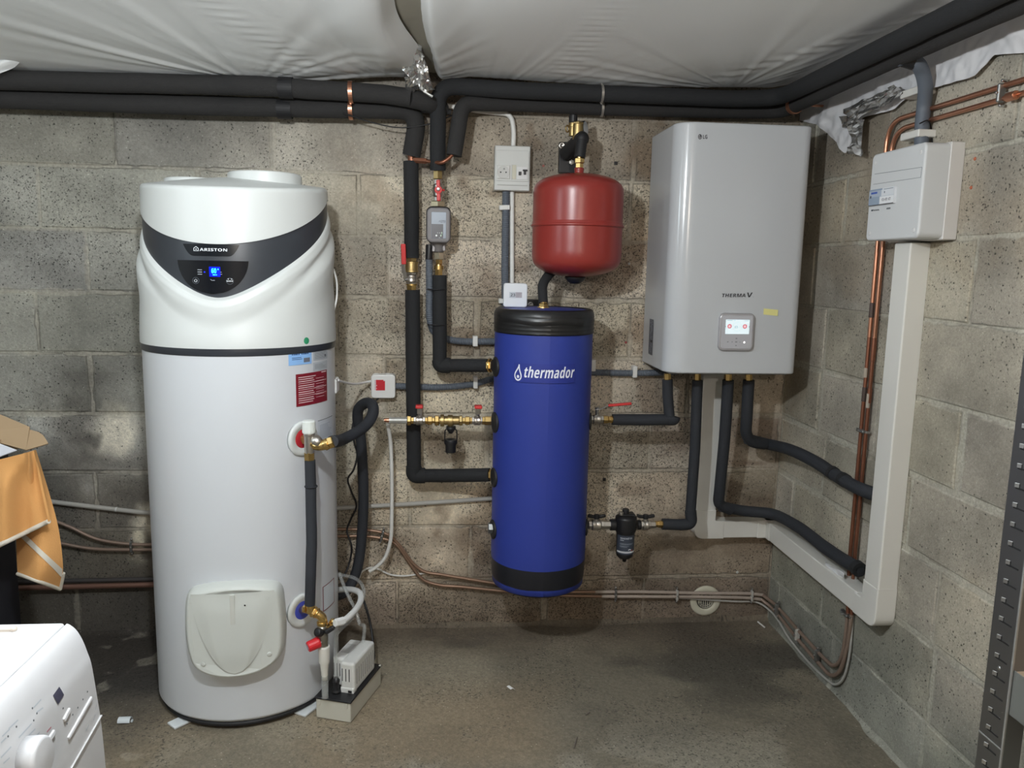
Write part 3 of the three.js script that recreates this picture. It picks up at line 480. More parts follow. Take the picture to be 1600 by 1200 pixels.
solo('cable', 'thin black cable sagging under the pipes at the top left', 'cable', tube(spline([onBack(535, 176, 0.15), onBack(570, 188, 0.13), onBack(620, 199, 0.12), onBack(660, 196, 0.12), onBack(700, 183, 0.11), onBack(725, 166, 0.06)], 40), 0.0022, 8), M.cable);
{
  const t = thing('conduit', 'dark grey conduits crossing behind the pipes at the top', 'conduit', onBack(640, 170, 0.02));
  part(t, 'tube', tube([onBack(560, 156, 0.03), onBack(690, 163, 0.03)], 0.008), M.greyConduit); part(t, 'tube', tube([onBack(560, 166, 0.022), onBack(705, 175, 0.022)], 0.008), M.greyConduit);
  part(t, 'clip', bar(onBack(614, 158, 0.03), onBack(614, 170, 0.03), 0.006, 0.02), M.blackPlastic);
}
// ---------------------------------------------------------------- the blue buffer tank
const TX = 0.3525, TZ = 0.2204, TR = 0.1704, TY0 = 0.262, TY1 = 1.250;
const onTank = (px, py) => onCyl(px, py, TX, TZ, TR);
{
  const t = thing('buffer_tank', 'tall blue cylindrical buffer tank with black bands hung on the back wall', 'tank', V(TX, TY0, TZ));
  const lathe = (prof, n = 64) => { const g = new THREE.LatheGeometry(prof.map(([r, y]) => new THREE.Vector2(r, y)), n); g.translate(TX, 0, TZ); return g; };
  const wavy = (g, k, f) => { const p = g.attributes.position; for (let i = 0; i < p.count; i++) { const x = p.getX(i) - TX, z = p.getZ(i) - TZ, r = Math.hypot(x, z); if (r < 0.01) continue; const a = Math.atan2(x, z), q = 1 + k * (fbm(Math.cos(a) * f + 9, p.getY(i) * 14 + Math.sin(a) * f, 91, 3) - 0.5); p.setX(i, TX + x * q); p.setZ(i, TZ + z * q); } g.computeVertexNormals(); return g; };
  const blue = mat([0.024, 0.045, 0.29], 0.46);
  const prof = []; for (let i = 0; i <= 40; i++) { const y = lerp(TY0 + 0.02, TY1 - 0.03, i / 40); prof.push([TR - 0.002 - 0.006 * sm(0.40, 0.27, y), y]); }
  part(t, 'jacket', wavy(lathe([[0, TY0 + 0.01], [TR - 0.03, TY0 + 0.01], ...prof, [TR - 0.006, TY1 - 0.012], [TR - 0.014, TY1 - 0.003], [TR - 0.022, TY1], [0.1, TY1 + 0.004], [0, TY1 + 0.005]]), 0.006, 1.2), blue);
  const top = []; for (let i = 0; i <= 14; i++) top.push([TR + 0.0015 + 0.001 * Math.sin(i * 2.2), lerp(1.173, TY1 - 0.012, i / 14)]);
  part(t, 'top_band', wavy(lathe([[TR - 0.004, 1.1725], ...top, [TR - 0.004, TY1 - 0.001], [TR - 0.012, TY1 + 0.004], [TR - 0.02, TY1 + 0.0035], [TR - 0.024, TY1 + 0.001]]), 0.018, 2.2), mat([0.012, 0.012, 0.013], 0.38), 'wrinkled black vinyl band');
  part(t, 'bottom_band', wavy(lathe([[0, TY0], [TR - 0.05, TY0 + 0.001], [TR - 0.022, TY0 + 0.01], [TR - 0.010, TY0 + 0.026], [TR - 0.0045, TY0 + 0.05], [TR - 0.0015, 0.372], [TR - 0.006, 0.374]]), 0.008, 2), mat([0.012, 0.013, 0.018], 0.4), 'black vinyl band');
  part(t, 'seam', grid((u, v) => { const a = lerp(-0.9, 0.9, u) - 0.2; return V(TX + (TR + 0.0045 + 0.002 * Math.sin(v * 3.14)) * Math.sin(a), lerp(1.212, 1.236, v) + 0.004 * Math.sin(a * 5) - 0.01 * u, TZ + (TR + 0.0035 + 0.003 * Math.sin(v * 3.14)) * Math.cos(a)); }, 40, 6), mat([0.014, 0.014, 0.015], 0.34));
  const txt = canvasTex(1024, 256, (c, w, h) => {
    c.fillStyle = '#27358c'; c.fillRect(0, 0, w, h); c.fillStyle = '#eef0f8'; c.font = 'italic bold 200px sans-serif'; fitText(c, 'thermador', 168, 186, 830);
    c.strokeStyle = '#eef0f8'; c.lineWidth = 20; c.beginPath(); c.moveTo(98, 18); c.bezierCurveTo(92, 80, 22, 118, 22, 168); c.bezierCurveTo(22, 210, 56, 232, 82, 232); c.bezierCurveTo(120, 228, 142, 196, 132, 158); c.bezierCurveTo(122, 120, 94, 96, 98, 18); c.stroke(); c.fillStyle = '#eef0f8'; c.beginPath(); c.arc(80, 184, 22, 0, 7); c.fill();
  });
  const a = onTank(803, 583), b = onTank(898, 583), y0 = onTank(848, 599).y, y1 = onTank(848, 569).y;
  decal(t, 'logo', cylPatch(TX, TZ, TR + 0.0012, a.th, b.th, y0, y1, 24), txt, { rough: 0.48 });
  const port = (px, py, r) => { const q = onBack(px, py, TZ), d = px < 847 ? -1 : 1, n = V(d * 0.97, 0, px < 847 ? 0.2 : 0.15).normalize(), p = V(TX, q.y, TZ).addScaledVector(n, TR - 0.012); return turn(p, p.clone().add(n), [[0, 0], [r, 0], [r, 0.014], [r * 0.7, 0.016], [r * 0.4, 0.012], [0, 0.012]], 24); };
  parts(t, 'port_collar', [port(769, 571, 0.034), port(769, 657, 0.036), port(769, 742, 0.034), port(769, 822, 0.034), port(922, 656, 0.03), port(918, 820, 0.03)], M.blackRubber);
  const q = onBack(766, 822, TZ); part(t, 'plug', nut(V(TX - TR - 0.012, q.y, TZ + 0.02), V(TX - TR + 0.01, q.y, TZ + 0.02), 0.02), M.galv);
  part(t, 'hose_nipple', [nut(V(TX - 0.004, TY1 + 0.002, TZ), V(TX - 0.004, TY1 + 0.02, TZ), 0.016), rod(V(TX - 0.004, TY1, TZ), V(TX - 0.004, TY1 + 0.008, TZ), 0.021), rod(V(TX - 0.004, TY1 + 0.018, TZ), V(TX - 0.004, TY1 + 0.034, TZ), 0.012)], M.brass);
  parts(t, 'wall_bracket', [box(TX - 0.06, TX + 0.03, TY1 - 0.10, onBack(835, 468, 0.03).y, 0.0, 0.05, 0.003), box(TX - 0.06, TX + 0.06, 0.45, 0.50, 0.0, 0.06, 0.003)], M.blackPlastic);
  const s = onBack(829, 476, 0.052); part(t, 'bracket_bolt', [turn(s, s.clone().add(V(0, 0, 1)), [[0.004, 0], [0.0095, 0], [0.0095, 0.004], [0.0055, 0.004], [0.0055, 0.001], [0, 0.001]], 24)], M.steel);
}
{ // hose from the tank top towards the vessel
  const x = TX - 0.004; solo('foam_hose', 'short black foam hose bending from the blue tank\'s top behind the red vessel', 'hose', [foamTube(spline([V(x, TY1 + 0.022, TZ), onBack(848, 462, 0.215), onBack(848, 446, 0.2), onBack(857, 430, 0.17), onBack(872, 417, 0.12), onBack(888, 405, 0.08), onBack(893, 385, 0.06)], 50), 0.0165, 51, 0.03)], M.foam);
}
{ // little room thermometer standing on the tank
  const a = onBack(787, 484.5, 0.215), t = thing('thermostat', 'small white square thermostat standing on the blue tank\'s top', 'thermostat', V(onBack(805, 484, 0.2).x, TY1, 0.2));
  const c = V(onBack(805, 465, 0.21).x, TY1 + 0.0055 + 0.0405, 0.21);
  part(t, 'case', place(extr(rrect(0.081, 0.081, 0.009), 0.022, 0.004), c.clone().add(V(0, 0, -0.011)), V(1, 0, 0), V(0, 1, 0.04)), mat([0.76, 0.79, 0.83], 0.4));
  const scr = canvasTex(256, 128, (g, w, h) => { g.fillStyle = '#b4bcc6'; g.fillRect(0, 0, w, h); g.fillStyle = '#a49fa8'; g.fillRect(125, 4, 126, 118); g.fillStyle = '#3c4048'; g.font = 'bold 92px sans-serif'; g.fillText('23', 20, 98); g.fillStyle = '#878a94'; for (let k = 0; k < 5; k++) g.fillRect(140, 16 + k * 20, 90 - k * 8, 7); });
  decal(t, 'display', quad(...[[-0.021, -0.009], [0.022, -0.009], [0.022, 0.010], [-0.021, 0.010]].map(([x, y]) => c.clone().add(V(x, y, 0.0118 - y * 0.04)))), scr, { rough: 0.3 });
}

// ---------------------------------------------------------------- red expansion vessel and its safety group
const EX = 0.4604, EZ = 0.2048;
{
  const t = thing('expansion_vessel', 'round red expansion vessel hanging above the blue tank', 'vessel', V(EX, 1.372, EZ));
  const P = [[0, 1.361], [0.045, 1.363], [0.085, 1.370], [0.115, 1.380], [0.137, 1.394], [0.148, 1.410], [0.1522, 1.432], [0.1525, 1.47], [0.1525, 1.527]], Q = [[0.1525, 1.545], [0.1525, 1.60], [0.1523, 1.642], [0.149, 1.660], [0.141, 1.672], [0.122, 1.685], [0.09, 1.696], [0.055, 1.7025], [0.028, 1.705], [0.0175, 1.707], [0.0155, 1.71], [0.0155, 1.724], [0, 1.725]];
  const sp = (L) => { const c = new THREE.SplineCurve(L.map(([r, y]) => new THREE.Vector2(r, y))); return c.getPoints(60).map((p) => [Math.max(0, p.x), p.y]); };
  const lathe = (prof) => { const g = new THREE.LatheGeometry(prof.map(([r, y]) => new THREE.Vector2(r, y)), 72); g.translate(EX, 0, EZ); return g; };
  const red = mat([0.27, 0.032, 0.026], 0.30);
  part(t, 'shell', [lathe([...sp(P), [0.1525, 1.528]]), lathe([[0.1525, 1.544], ...sp(Q)])], red);
  part(t, 'rim', lathe([[0.152, 1.526], [0.157, 1.5275], [0.158, 1.531], [0.1565, 1.5345], [0.1538, 1.538], [0.1545, 1.542], [0.152, 1.545]]), red);
  part(t, 'valve_cap', turn(V(EX - 0.002, 1.364, EZ), V(EX - 0.002, 1, EZ), [[0, 0], [0.034, 0], [0.036, 0.008], [0.027, 0.018], [0.016, 0.026], [0, 0.027]], 20), M.blackPlastic);
  const p = V(EX, 1.722, EZ); part(t, 'fitting', [nut(p, p.clone().add(V(0, 0.018, 0)), 0.014), nut(p.clone().add(V(0, 0.017, 0)), p.clone().add(V(0, 0.034, 0)), 0.0175), rod(p.clone().add(V(0, 0.03, 0)), p.clone().add(V(0, 0.052, 0)), 0.0105)], M.brass);
}
{
  const t = thing('safety_group', 'black and brass safety group with gauge on the wall above the red vessel', 'valve', onBack(893, 268, 0.02));
  const a = onBack(874, 222, 0.02), b = onBack(906, 271, 0.02);
  parts(t, 'wall_plate', [box(a.x, b.x, b.y, a.y, 0, 0.03, 0.002), box(onBack(885, 275, 0.03).x, onBack(909, 275, 0.03).x, onBack(900, 281, 0.03).y, b.y + 0.01, 0, 0.025, 0.002)], M.blackPlastic);
  const s = onBack(878, 227.5, 0.032); part(t, 'plate_bolt', turn(s, s.clone().add(V(0, 0, 1)), [[0, 0], [0.0115, 0], [0.0115, 0.005], [0.006, 0.005], [0.006, 0.0015], [0, 0.0015]], 24), M.nickel);
  const s2 = onBack(893, 253.5, 0.034); part(t, 'plate_bolt', turn(s2, s2.clone().add(V(0, 0, 1)), [[0, 0], [0.009, 0], [0.009, 0.004], [0, 0.005]], 6, true), M.nickel);
  part(t, 'insulated_body', [foamTube(spline([onBack(884, 240, 0.05), onBack(894, 230, 0.1), onBack(905, 219, 0.16), onBack(910, 216, 0.19)], 24), 0.024, 61, 0.02), foamTube([onBack(909.5, 215, 0.195), V(EX, 1.757, EZ)], 0.019, 62, 0.015), ball(onBack(909.5, 216, 0.195), 0.021)], M.blackRubber);
  const p = onBack(902.5, 216, 0.165), up = (d) => V(p.x, p.y + d, p.z);
  part(t, 'air_vent', [rod(up(-0.005), up(0.046), 0.0175), nut(up(0.045), up(0.053), 0.0195), rod(up(0.052), up(0.056), 0.009)], M.brassDull, 'brass automatic air vent');
  const q = onBack(895, 208, 0.15), uq = (d) => V(q.x, q.y + d, q.z);
  part(t, 'relief_valve', [rod(uq(-0.01), uq(0.022), 0.013), rod(uq(0.02), uq(0.034), 0.0145)], M.brassDull);
  part(t, 'relief_cap', [turn(uq(0.034), uq(1), [[0, 0], [0.0135, 0], [0.0150, 0.004], [0.0142, 0.024], [0.012, 0.027], [0, 0.028]], 14, true)], M.blackPlastic, 'black relief valve cap');
  const g = new THREE.TorusGeometry(0.011, 0.0022, 8, 20); g.rotateY(0.9); const gp = onBack(886.5, 201, 0.15); g.translate(gp.x, gp.y, gp.z); part(t, 'pull_ring', g, M.brassDull);
  const m = onBack(908, 202, 0.135), n = V(0.86, 0.1, 0.5).normalize();
  part(t, 'gauge', [turn(m, m.clone().add(n), [[0, 0], [0.024, 0], [0.026, 0.004], [0.026, 0.015], [0, 0.016]], 32)], M.blackPlastic);
  const m2 = m.clone().addScaledVector(n, 0.0165); part(t, 'gauge_face', turn(m2, m2.clone().add(n), [[0, 0], [0.0235, 0], [0.0235, 0.001], [0, 0.0015]], 32), mat([0.55, 0.58, 0.62], 0.15));
}

// ---------------------------------------------------------------- filling manifold left of the tank
{
  const z = 0.16, p = (x, y = 657) => onBack(x, y + (x - 690) * 0.004, z), t = thing('filling_manifold', 'brass filling manifold with two red-tipped valves left of the blue tank', 'valve', onBack(690, 675, z));
  const seg = (x0, x1, r, kind = nut) => kind(p(x0), p(x1), r);
  part(t, 'hose_tail', [tube([p(600), p(614)], 0.006), rod(p(602), p(609), 0.0075)], M.copper);
  part(t, 'clear_sleeve', [ring(p(609), p(637), 0.0085, 0.0108), ring(p(622), p(623.5), 0.0105, 0.0128), ring(p(608), p(610), 0.0085, 0.0128), ring(p(635), p(637), 0.0085, 0.0128)], mat([0.42, 0.42, 0.40], 0.35, 0.3));
  part(t, 'fitting', [seg(636, 642.5, 0.0183), seg(642, 647, 0.0124)], M.brass);
  const valve = (x0, x1, tip) => {
    const v = ballValve(t, p(x0), p(x1), 0.0170), m = (x0 + x1) / 2, s = p(m), hi = (dy, dz = 0) => V(s.x + 0.001, s.y + dy, s.z + dz);
    part(v, 'stem', [rod(hi(0.012), hi(0.026), 0.0055), nut(hi(0.018), hi(0.024), 0.008)], M.nickel);
    part(v, 'lever', [bar(hi(0.026), hi(0.030, 0.02), 0.012, 0.003), bar(hi(0.026, 0.018), hi(0.060, 0.024), 0.018, 0.004)], M.steel, 'steel lever pointing forward');
    part(v, 'grip', bar(hi(0.056, 0.022), hi(0.060, 0.07), 0.026, 0.012, 0.004), M.redLever, 'red lever tip');
  };
  valve(646, 664.5); part(t, 'fitting', [seg(664, 668, 0.0124), seg(668, 675.5, 0.0159), seg(675, 679, 0.0112), seg(679, 686, 0.0189)], M.brass);
  part(t, 'backflow_preventer', [seg(686, 688.5, 0.0130, rod), seg(688, 694, 0.0218, rod), seg(694, 717, 0.0159, rod), seg(699.5, 707.5, 0.0203, rod), seg(717, 722.5, 0.0191), rod(p(703.5), onBack(703.5, 666, z), 0.008)], M.brassDull);
  const lab = p(703); part(t, 'clear_label', ring(p(700.5), p(706.8), 0.0168, 0.0176), mat([0.62, 0.6, 0.55], 0.2, 0.6));
  part(t, 'fitting', [seg(722, 727, 0.0118), seg(726.5, 734, 0.0159), seg(734, 738, 0.0124)], M.brass);
  valve(737, 754); part(t, 'fitting', [seg(753, 758, 0.0147), seg(757, 770, 0.0168)], M.brass);
  const q = onBack(704.5, 666, z), dn = (d) => V(q.x, q.y - d, q.z);
  const tu = part(t, 'tundish', [turn(dn(0), dn(1), [[0, 0], [0.0165, 0], [0.0165, 0.010], [0.011, 0.018], [0.006, 0.026], [0, 0.027]], 24), turn(dn(0.047), dn(1), [[0.012, 0.004], [0.0200, 0], [0.0235, 0.001], [0.0238, 0.014], [0.0190, 0.021], [0.0185, 0.047], [0.0155, 0.047], [0.0155, 0.02], [0.012, 0.004]], 28), ...[-1, 1].map((s) => tube(fillet([V(q.x + s * 0.0145, q.y - 0.008, q.z), V(q.x + s * 0.0215, q.y - 0.018, q.z), V(q.x + s * 0.0215, q.y - 0.050, q.z)], 0.008), 0.0022, 8))], M.blackPlastic, 'black open tundish cup');
}
{
  const z = 0.075; solo('drain_pipe', 'white plastic pipe running down the wall between the heater and the blue tank', 'pipe', [tube(spline([onBack(606, 664, 0.10), onBack(610, 690, z), onBack(612, 740, z), onBack(612, 800, z), onBack(610, 845, z), onBack(601, 872, z), onBack(588, 886, z), onBack(577, 893, z)], 60), 0.0068, 14)], M.lightPVC);
}
// red-lever valve and insulated pipe on the tank's right
{
  const z = 0.19, p = (x, y = 655) => onBack(x, y, z), t = thing('insulated_pipe', 'short black insulated pipe with long red lever between blue tank and wall-hung unit', 'pipe', p(990, 660));
  ballValve(t, p(922), p(943), 0.0165);
  part(t, 'fitting', [nut(p(942, 655.5), p(950, 655.5), 0.0145), nut(p(950, 655.5), p(956, 655.5), 0.0125), ring(p(954, 655.5), p(958, 655.5), 0.006, 0.013)], M.brass);
  const h = (x, y, d = 0.012) => onBack(x, y, z + d);
  part(t, 'lever', [rod(h(933, 648, 0), h(933, 638, 0.004), 0.006), nut(h(933, 640, 0.003), h(933, 636.5, 0.004), 0.008), bar(h(930, 640, 0.006), h(942, 638.5, 0.008), 0.012, 0.003), bar(h(941, 638.5, 0.008), h(951, 633, 0.014), 0.012, 0.003)], M.steel, 'steel lever arm');
  part(t, 'grip', bar(h(950, 633.5, 0.014), h(987, 630.5, 0.02), 0.014, 0.0095, 0.004), M.redLever, 'red lever grip');
  part(t, 'insulation', foamTube([p(957, 655.5), p(1000, 656), p(1052, 655.5)], 0.0205, 71, 0.02), M.foamNew);
  part(t, 'elbow', [foamTube(fillet([p(1044, 655.5), p(1053, 655.5), p(1054, 651)], 0.02), 0.0215, 72, 0.015)], M.foamNew);
  part(t, 'insulation', foamTube([p(1046, 650), p(1043.5, 620), p(1043, 593)], 0.0188, 73, 0.02), M.foamNew);
  part(t, 'fitting', [nut(p(1043, 594), p(1043, 583), 0.0125)], M.brass);
}
{ // magnetic filter line
  const z = 0.175, p = (x, y = 820) => onBack(x, y, z), t = thing('insulated_pipe', 'black insulated pipe from the wall-hung unit down to the magnetic filter', 'pipe', p(1075, 830));
  part(t, 'insulation', foamTube([p(1090, 594), p(1086, 700), p(1079, 800)], 0.0192, 81, 0.02), M.foamNew);
  part(t, 'elbow', foamTube(fillet([p(1079, 798), p(1081, 819), p(1062, 820)], 0.03), 0.0215, 82, 0.02), M.foamNew);
  part(t, 'insulation', foamTube([p(1078, 819), p(1060, 820), p(1035, 819)], 0.0205, 83, 0.03), M.foamNew);
  part(t, 'fitting', [nut(p(1090, 595), p(1090, 583), 0.0125)], M.brass); part(t, 'fitting', [nut(p(1036, 819), p(1028, 819), 0.0135), nut(p(1029, 819), p(1023, 819), 0.0115)], M.brass);
}
{
  const z = 0.18, p = (x, y = 820) => onBack(x, y, z), t = thing('magnetic_filter', 'black magnetic filter canister with grey label right of the blue tank\'s foot', 'filter', p(978, 876));
  const c = p(978, 820), dn = (py) => V(c.x, onBack(978, py, z).y, z);
  const A = dn(803), L = (py) => A.y - dn(py).y;
  part(t, 'canister', turn(A, V(A.x, 0, z), [[0, 0], [0.018, 0], [0.030, 0.004], [0.0385, 0.010], [0.0395, L(810)], [0.0395, L(826)], [0.036, L(830)], [0.0335, L(833)], [0.0325, L(862)], [0.031, L(867)], [0.022, L(871)], [0.008, L(873)], [0.007, L(877)], [0, L(877.5)]], 40), M.blackPlastic);
  part(t, 'top_cap', [rod(V(A.x - 0.003, A.y - 0.004, z), V(A.x - 0.003, A.y + 0.019, z), 0.0125), box(A.x - 0.022, A.x + 0.030, A.y - 0.012, A.y + 0.004, z - 0.02, z + 0.02, 0.005)], M.blackPlastic);
  part(t, 'vent_screw', rod(V(A.x - 0.0225, A.y, z + 0.012), V(A.x - 0.0225, A.y + 0.011, z + 0.012), 0.0095), M.nickel);
  const lab = canvasTex(512, 512, (g, w, h) => { g.fillStyle = '#3f4653'; g.fillRect(0, 0, w, h); g.fillStyle = '#c9ced6'; g.font = 'bold 58px sans-serif'; g.fillText('MAGNÉTIX', 92, 92); g.fillRect(92, 118, 92, 14); g.fillStyle = '#9aa2ae'; g.fillRect(90, 210, 330, 8); g.fillRect(90, 232, 300, 8); g.fillRect(90, 275, 220, 8); g.fillRect(90, 300, 180, 8); g.strokeStyle = '#e4e6ea'; g.lineWidth = 18; g.beginPath(); g.arc(330, 392, 26, Math.PI, Math.PI * 2); g.stroke(); g.strokeStyle = '#b8402f'; g.beginPath(); g.arc(384, 378, 24, 0.2, 2.2); g.stroke(); g.fillStyle = '#dfe2e6'; g.fillRect(0, 425, w, 46); g.fillStyle = '#59616d'; g.fillRect(110, 444, 230, 8); });
  decal(t, 'label', cylPatch(c.x, z, 0.0338, -1.25, 1.15, dn(862).y, dn(833).y, 20), lab, { rough: 0.35 });
  parts(t, 'inlet_collar', [rod(p(953), p(962), 0.021), rod(p(996), p(1001), 0.018)], M.blackPlastic);
  const valve = (x0, x1, name) => { const v = ballValve(t, p(x0), p(x1), 0.0205); const m = (x0 + x1) / 2, s = p(m), hi = (dx, dy, dz = 0.004) => V(s.x + dx, s.y + dy, z + dz); part(v, 'stem', rod(hi(0, 0.012), hi(0, 0.03), 0.007), M.nickel); part(v, 'handle', [bar(hi(-0.033, 0.036), hi(-0.008, 0.031), 0.012, 0.012, 0.004), bar(hi(0.033, 0.036), hi(0.008, 0.031), 0.012, 0.012, 0.004), rod(hi(0, 0.024), hi(0, 0.040), 0.010)], M.blackPlastic, 'black butterfly handle'); };
  valve(919, 944); part(t, 'fitting', [nut(p(942), p(955), 0.0155)], M.nickel);
  valve(1000, 1016); part(t, 'fitting', [nut(p(1015), p(1024), 0.0135)], M.nickel);
}
// ---------------------------------------------------------------- the floor-standing water heater
const HX = -0.6199, HZ = 0.3829, HR = 0.2838, FACE = 0.02;       // FACE: the way its front looks, turned from +z towards +x
const onHeater = (px, py, R = HR) => onCyl(px, py, HX, HZ, R);
const hp = (th, y, r) => V(HX + r * Math.sin(th + FACE), y, HZ + r * Math.cos(th + FACE));
{
  const t = thing('water_heater', 'tall white cylindrical water heater with dark V-shaped band standing on the floor', 'water heater', V(HX, 0, HZ));
  const D2 = Math.PI / 180;
  const yu = (a) => Math.min(1.437 + 0.146 * (1 - Math.cos(Math.abs(a))), 1.584);
  const yl = (a) => { const x = Math.min(Math.abs(a) / D2, 150), e = 13; const k = Math.pow((Math.sqrt(x * x + e * e) - e) / (Math.sqrt(8100 + e * e) - e), 1.0); return Math.min(yu(a) - 0.014, 1.292 + 0.226 * k); };
  const yt = (a) => 1.619 - 0.026 * Math.cos(a);
  const white = mat([0.64, 0.665, 0.655], 0.40), body = mat([0.64, 0.665, 0.70], 0.28), grey = mat([0.036, 0.041, 0.050], 0.36);
  const RH = 0.2685, SEAM = 1.150;
  const ringAt = (f, nv, r0 = -Math.PI, r1 = Math.PI, nu = 144) => grid((u, v) => { const a = lerp(r0, r1, u); return f(a, v); }, nu, nv);
  // upper hood with a domed, tilted lid
  const hood = ringAt((a, v) => {
    if (v < 0.62) { const k = v / 0.62, y = lerp(yu(a), yt(a) - 0.014, k); return hp(a, y, RH + 0.0015 * (1 - k)); }
    const k = (v - 0.62) / 0.38;
    if (k < 0.35) { const q = k / 0.35 * Math.PI / 2; return hp(a, yt(a) - 0.014 + 0.014 * Math.sin(q), RH - 0.014 * (1 - Math.cos(q))); }
    const q = (k - 0.35) / 0.65, R = (RH - 0.014) * (1 - q); return hp(a, lerp(1.643, yt(a), Math.pow(1 - q, 1.35)), R);
  }, 40);
  part(t, 'top_hood', hood, white);
  const inner = (a, y) => RH - 0.0035;
  part(t, 'band', ringAt((a, v) => { const y = lerp(yl(a) - 0.006, yu(a) + 0.004, v); return hp(a, y, inner(a, y) + 0.0015 * Math.sin(v * Math.PI)); }, 10), grey, 'dark grey V-shaped band');
  // lower cover with its swooping lips
  const lower = (a, y) => {
    const d = yl(a) - y, s = sm(22 * D2, 72 * D2, Math.abs(a)), total = yl(a) - SEAM, k = clamp(d / total);
    let r = RH - 0.003 + lerp(0.015, 0.006, s) * sm(0, 0.012, d) + 0.004 * sm(0.01, 0.03, d);
    const wLip = lerp(0.042, 0.030, s);
    r -= lerp(0.006, 0.006, s) * sm(wLip, wLip + lerp(0.05, 0.025, s), d);
    r += 0.018 * s * sm(0.045, 0.095, d) - 0.007 * s * sm(0.11, 0.2, d);
    return lerp(r, HR + 0.0045, sm(0.35, 1, k));
  };
  part(t, 'lower_cover', ringAt((a, v) => { const y = lerp(SEAM, yl(a), v); return hp(a, y, v > 0.999 ? RH - 0.006 : lower(a, y)); }, 90, -Math.PI, Math.PI, 200), white);
  const lathe = (prof) => { const g = new THREE.LatheGeometry(prof.map(([r, y]) => new THREE.Vector2(r, y)), 96); g.translate(HX, 0, HZ); return g; };
  const seamY = (a) => 0.0;
  part(t, 'seam_band', lathe([[HR - 0.004, 1.128], [HR + 0.001, 1.1285], [HR + 0.003, 1.131], [HR + 0.0035, 1.150], [HR + 0.001, 1.1525], [HR - 0.004, 1.153]]), mat([0.03, 0.034, 0.042], 0.3), 'dark seam band');
  part(t, 'tank_body', lathe([[0, 0.026], [HR - 0.02, 0.026], [HR - 0.006, 0.029], [HR, 0.040], [HR, 1.130], [HR - 0.003, 1.13]]), body);
  part(t, 'base_ring', lathe([[0, 0.010], [HR - 0.012, 0.010], [HR - 0.008, 0.014], [HR - 0.008, 0.030], [0, 0.03]]), M.blackRubber);
  for (const a of [0.3, 2.4, -1.8]) { const p = hp(a, 0, HR - 0.06); part(t, 'foot', rod(p, V(p.x, 0.012, p.z), 0.03), M.blackPlastic); }
  const duct = (px0, px1, z, y1) => { const a = onBack(px0, 283, z).x, b = onBack(px1, 283, z).x, r = (b - a) / 2; const g = new THREE.LatheGeometry([[r, 1.60], [r, y1 - 0.004], [r - 0.004, y1], [r - 0.010, y1], [r - 0.011, y1 - 0.01], [r - 0.011, 1.6]].map(([q, y]) => new THREE.Vector2(q, y)), 48); g.translate((a + b) / 2, 0, z); return g; };
  part(t, 'air_duct', [duct(357, 471, 0.36, 1.657)], white); part(t, 'air_duct', [duct(258, 352, 0.32, 1.6385)], white);
  // control panel and logo
  const patch = (rows, nu, R, uvf) => grid((u, v) => { const [y, w, c] = rows(v); const a = c + (u - 0.5) * 2 * w; return hp(a, y, R); }, nu, 20, false, uvf);
  const A = (px, py) => { const q = onHeater(px, py, RH); return [q.th - FACE, q.y]; };
  const [pl, pyT] = A(277.5, 406), [pr] = A(388, 406), [, pyB] = A(335, 459), pc = (pl + pr) / 2, pw = (pr - pl) / 2;
  const panelTex = canvasTex(1024, 512, (g, w, h) => {
    g.fillStyle = '#10141b'; g.fillRect(0, 0, w, h); g.strokeStyle = '#aeb4ba'; g.fillStyle = '#aeb4ba'; g.lineWidth = 6;
    for (let k = 0; k < 3; k++) g.fillRect(312, 140 + k * 34, 66, 10); g.fillRect(632, 172, 22, 8); g.fillRect(632, 204, 26, 8);
    const ic = (x, y, r) => { g.beginPath(); g.arc(x, y, r, 0, 7); g.stroke(); }; g.lineWidth = 4; g.strokeStyle = '#6c737a'; ic(280, 312, 48); ic(762, 312, 48); g.strokeStyle = '#d8dce0'; g.lineWidth = 7; g.beginPath(); g.arc(280, 314, 20, -1.0, 4.1); g.stroke(); g.fillRect(277, 284, 7, 24);
    g.fillStyle = '#c8ccd0'; for (let k = 0; k < 4; k++) g.fillRect(718 + k * 23, 302, 16, 20); g.beginPath(); g.moveTo(726, 282); g.lineTo(752, 270); g.lineTo(748, 290); g.fill(); g.beginPath(); g.moveTo(800, 282); g.lineTo(774, 270); g.lineTo(778, 290); g.fill();
    g.strokeStyle = '#9aa0a6'; g.lineWidth = 8; g.beginPath(); g.moveTo(496, 286); g.lineTo(512, 306); g.lineTo(556, 304); g.stroke();
    g.fillStyle = '#2a3cff'; g.beginPath(); g.arc(414, 178, 13, 0, 7); g.fill();
  });
  const halfDisc = (v) => { const k = 1 - v; return [lerp(pyT, pyB, k), pw * Math.pow(Math.max(0.0004, 1 - Math.pow(k, 2.1)), 0.5) * (1 - 0.05 * k), pc]; };
  const uvP = (u, v) => { const [, w] = halfDisc(v); return [0.5 + (u - 0.5) * w / pw, v]; };
  part(t, 'control_panel', patch((v) => halfDisc(v * 0.999 + 0.0005), 24, RH + 0.0012, uvP), new THREE.MeshPhysicalMaterial({ map: panelTex, roughness: 0.08, metalness: 0, clearcoat: 0.5, clearcoatRoughness: 0.05 }), 'glossy black control panel');
  const led = canvasTex(256, 160, (g, w, h) => { g.fillStyle = '#0316d8'; g.fillRect(0, 0, w, h); g.fillStyle = '#3ff4ff'; g.font = 'bold 112px sans-serif'; g.fillText('60', 46, 104); g.beginPath(); g.arc(206, 40, 13, 0, 7); g.fill(); g.fillRect(80, 124, 62, 14); g.fillRect(156, 124, 20, 14); });
  const [l0, ly0] = A(327.5, 432), [l1, ly1] = A(344, 417);
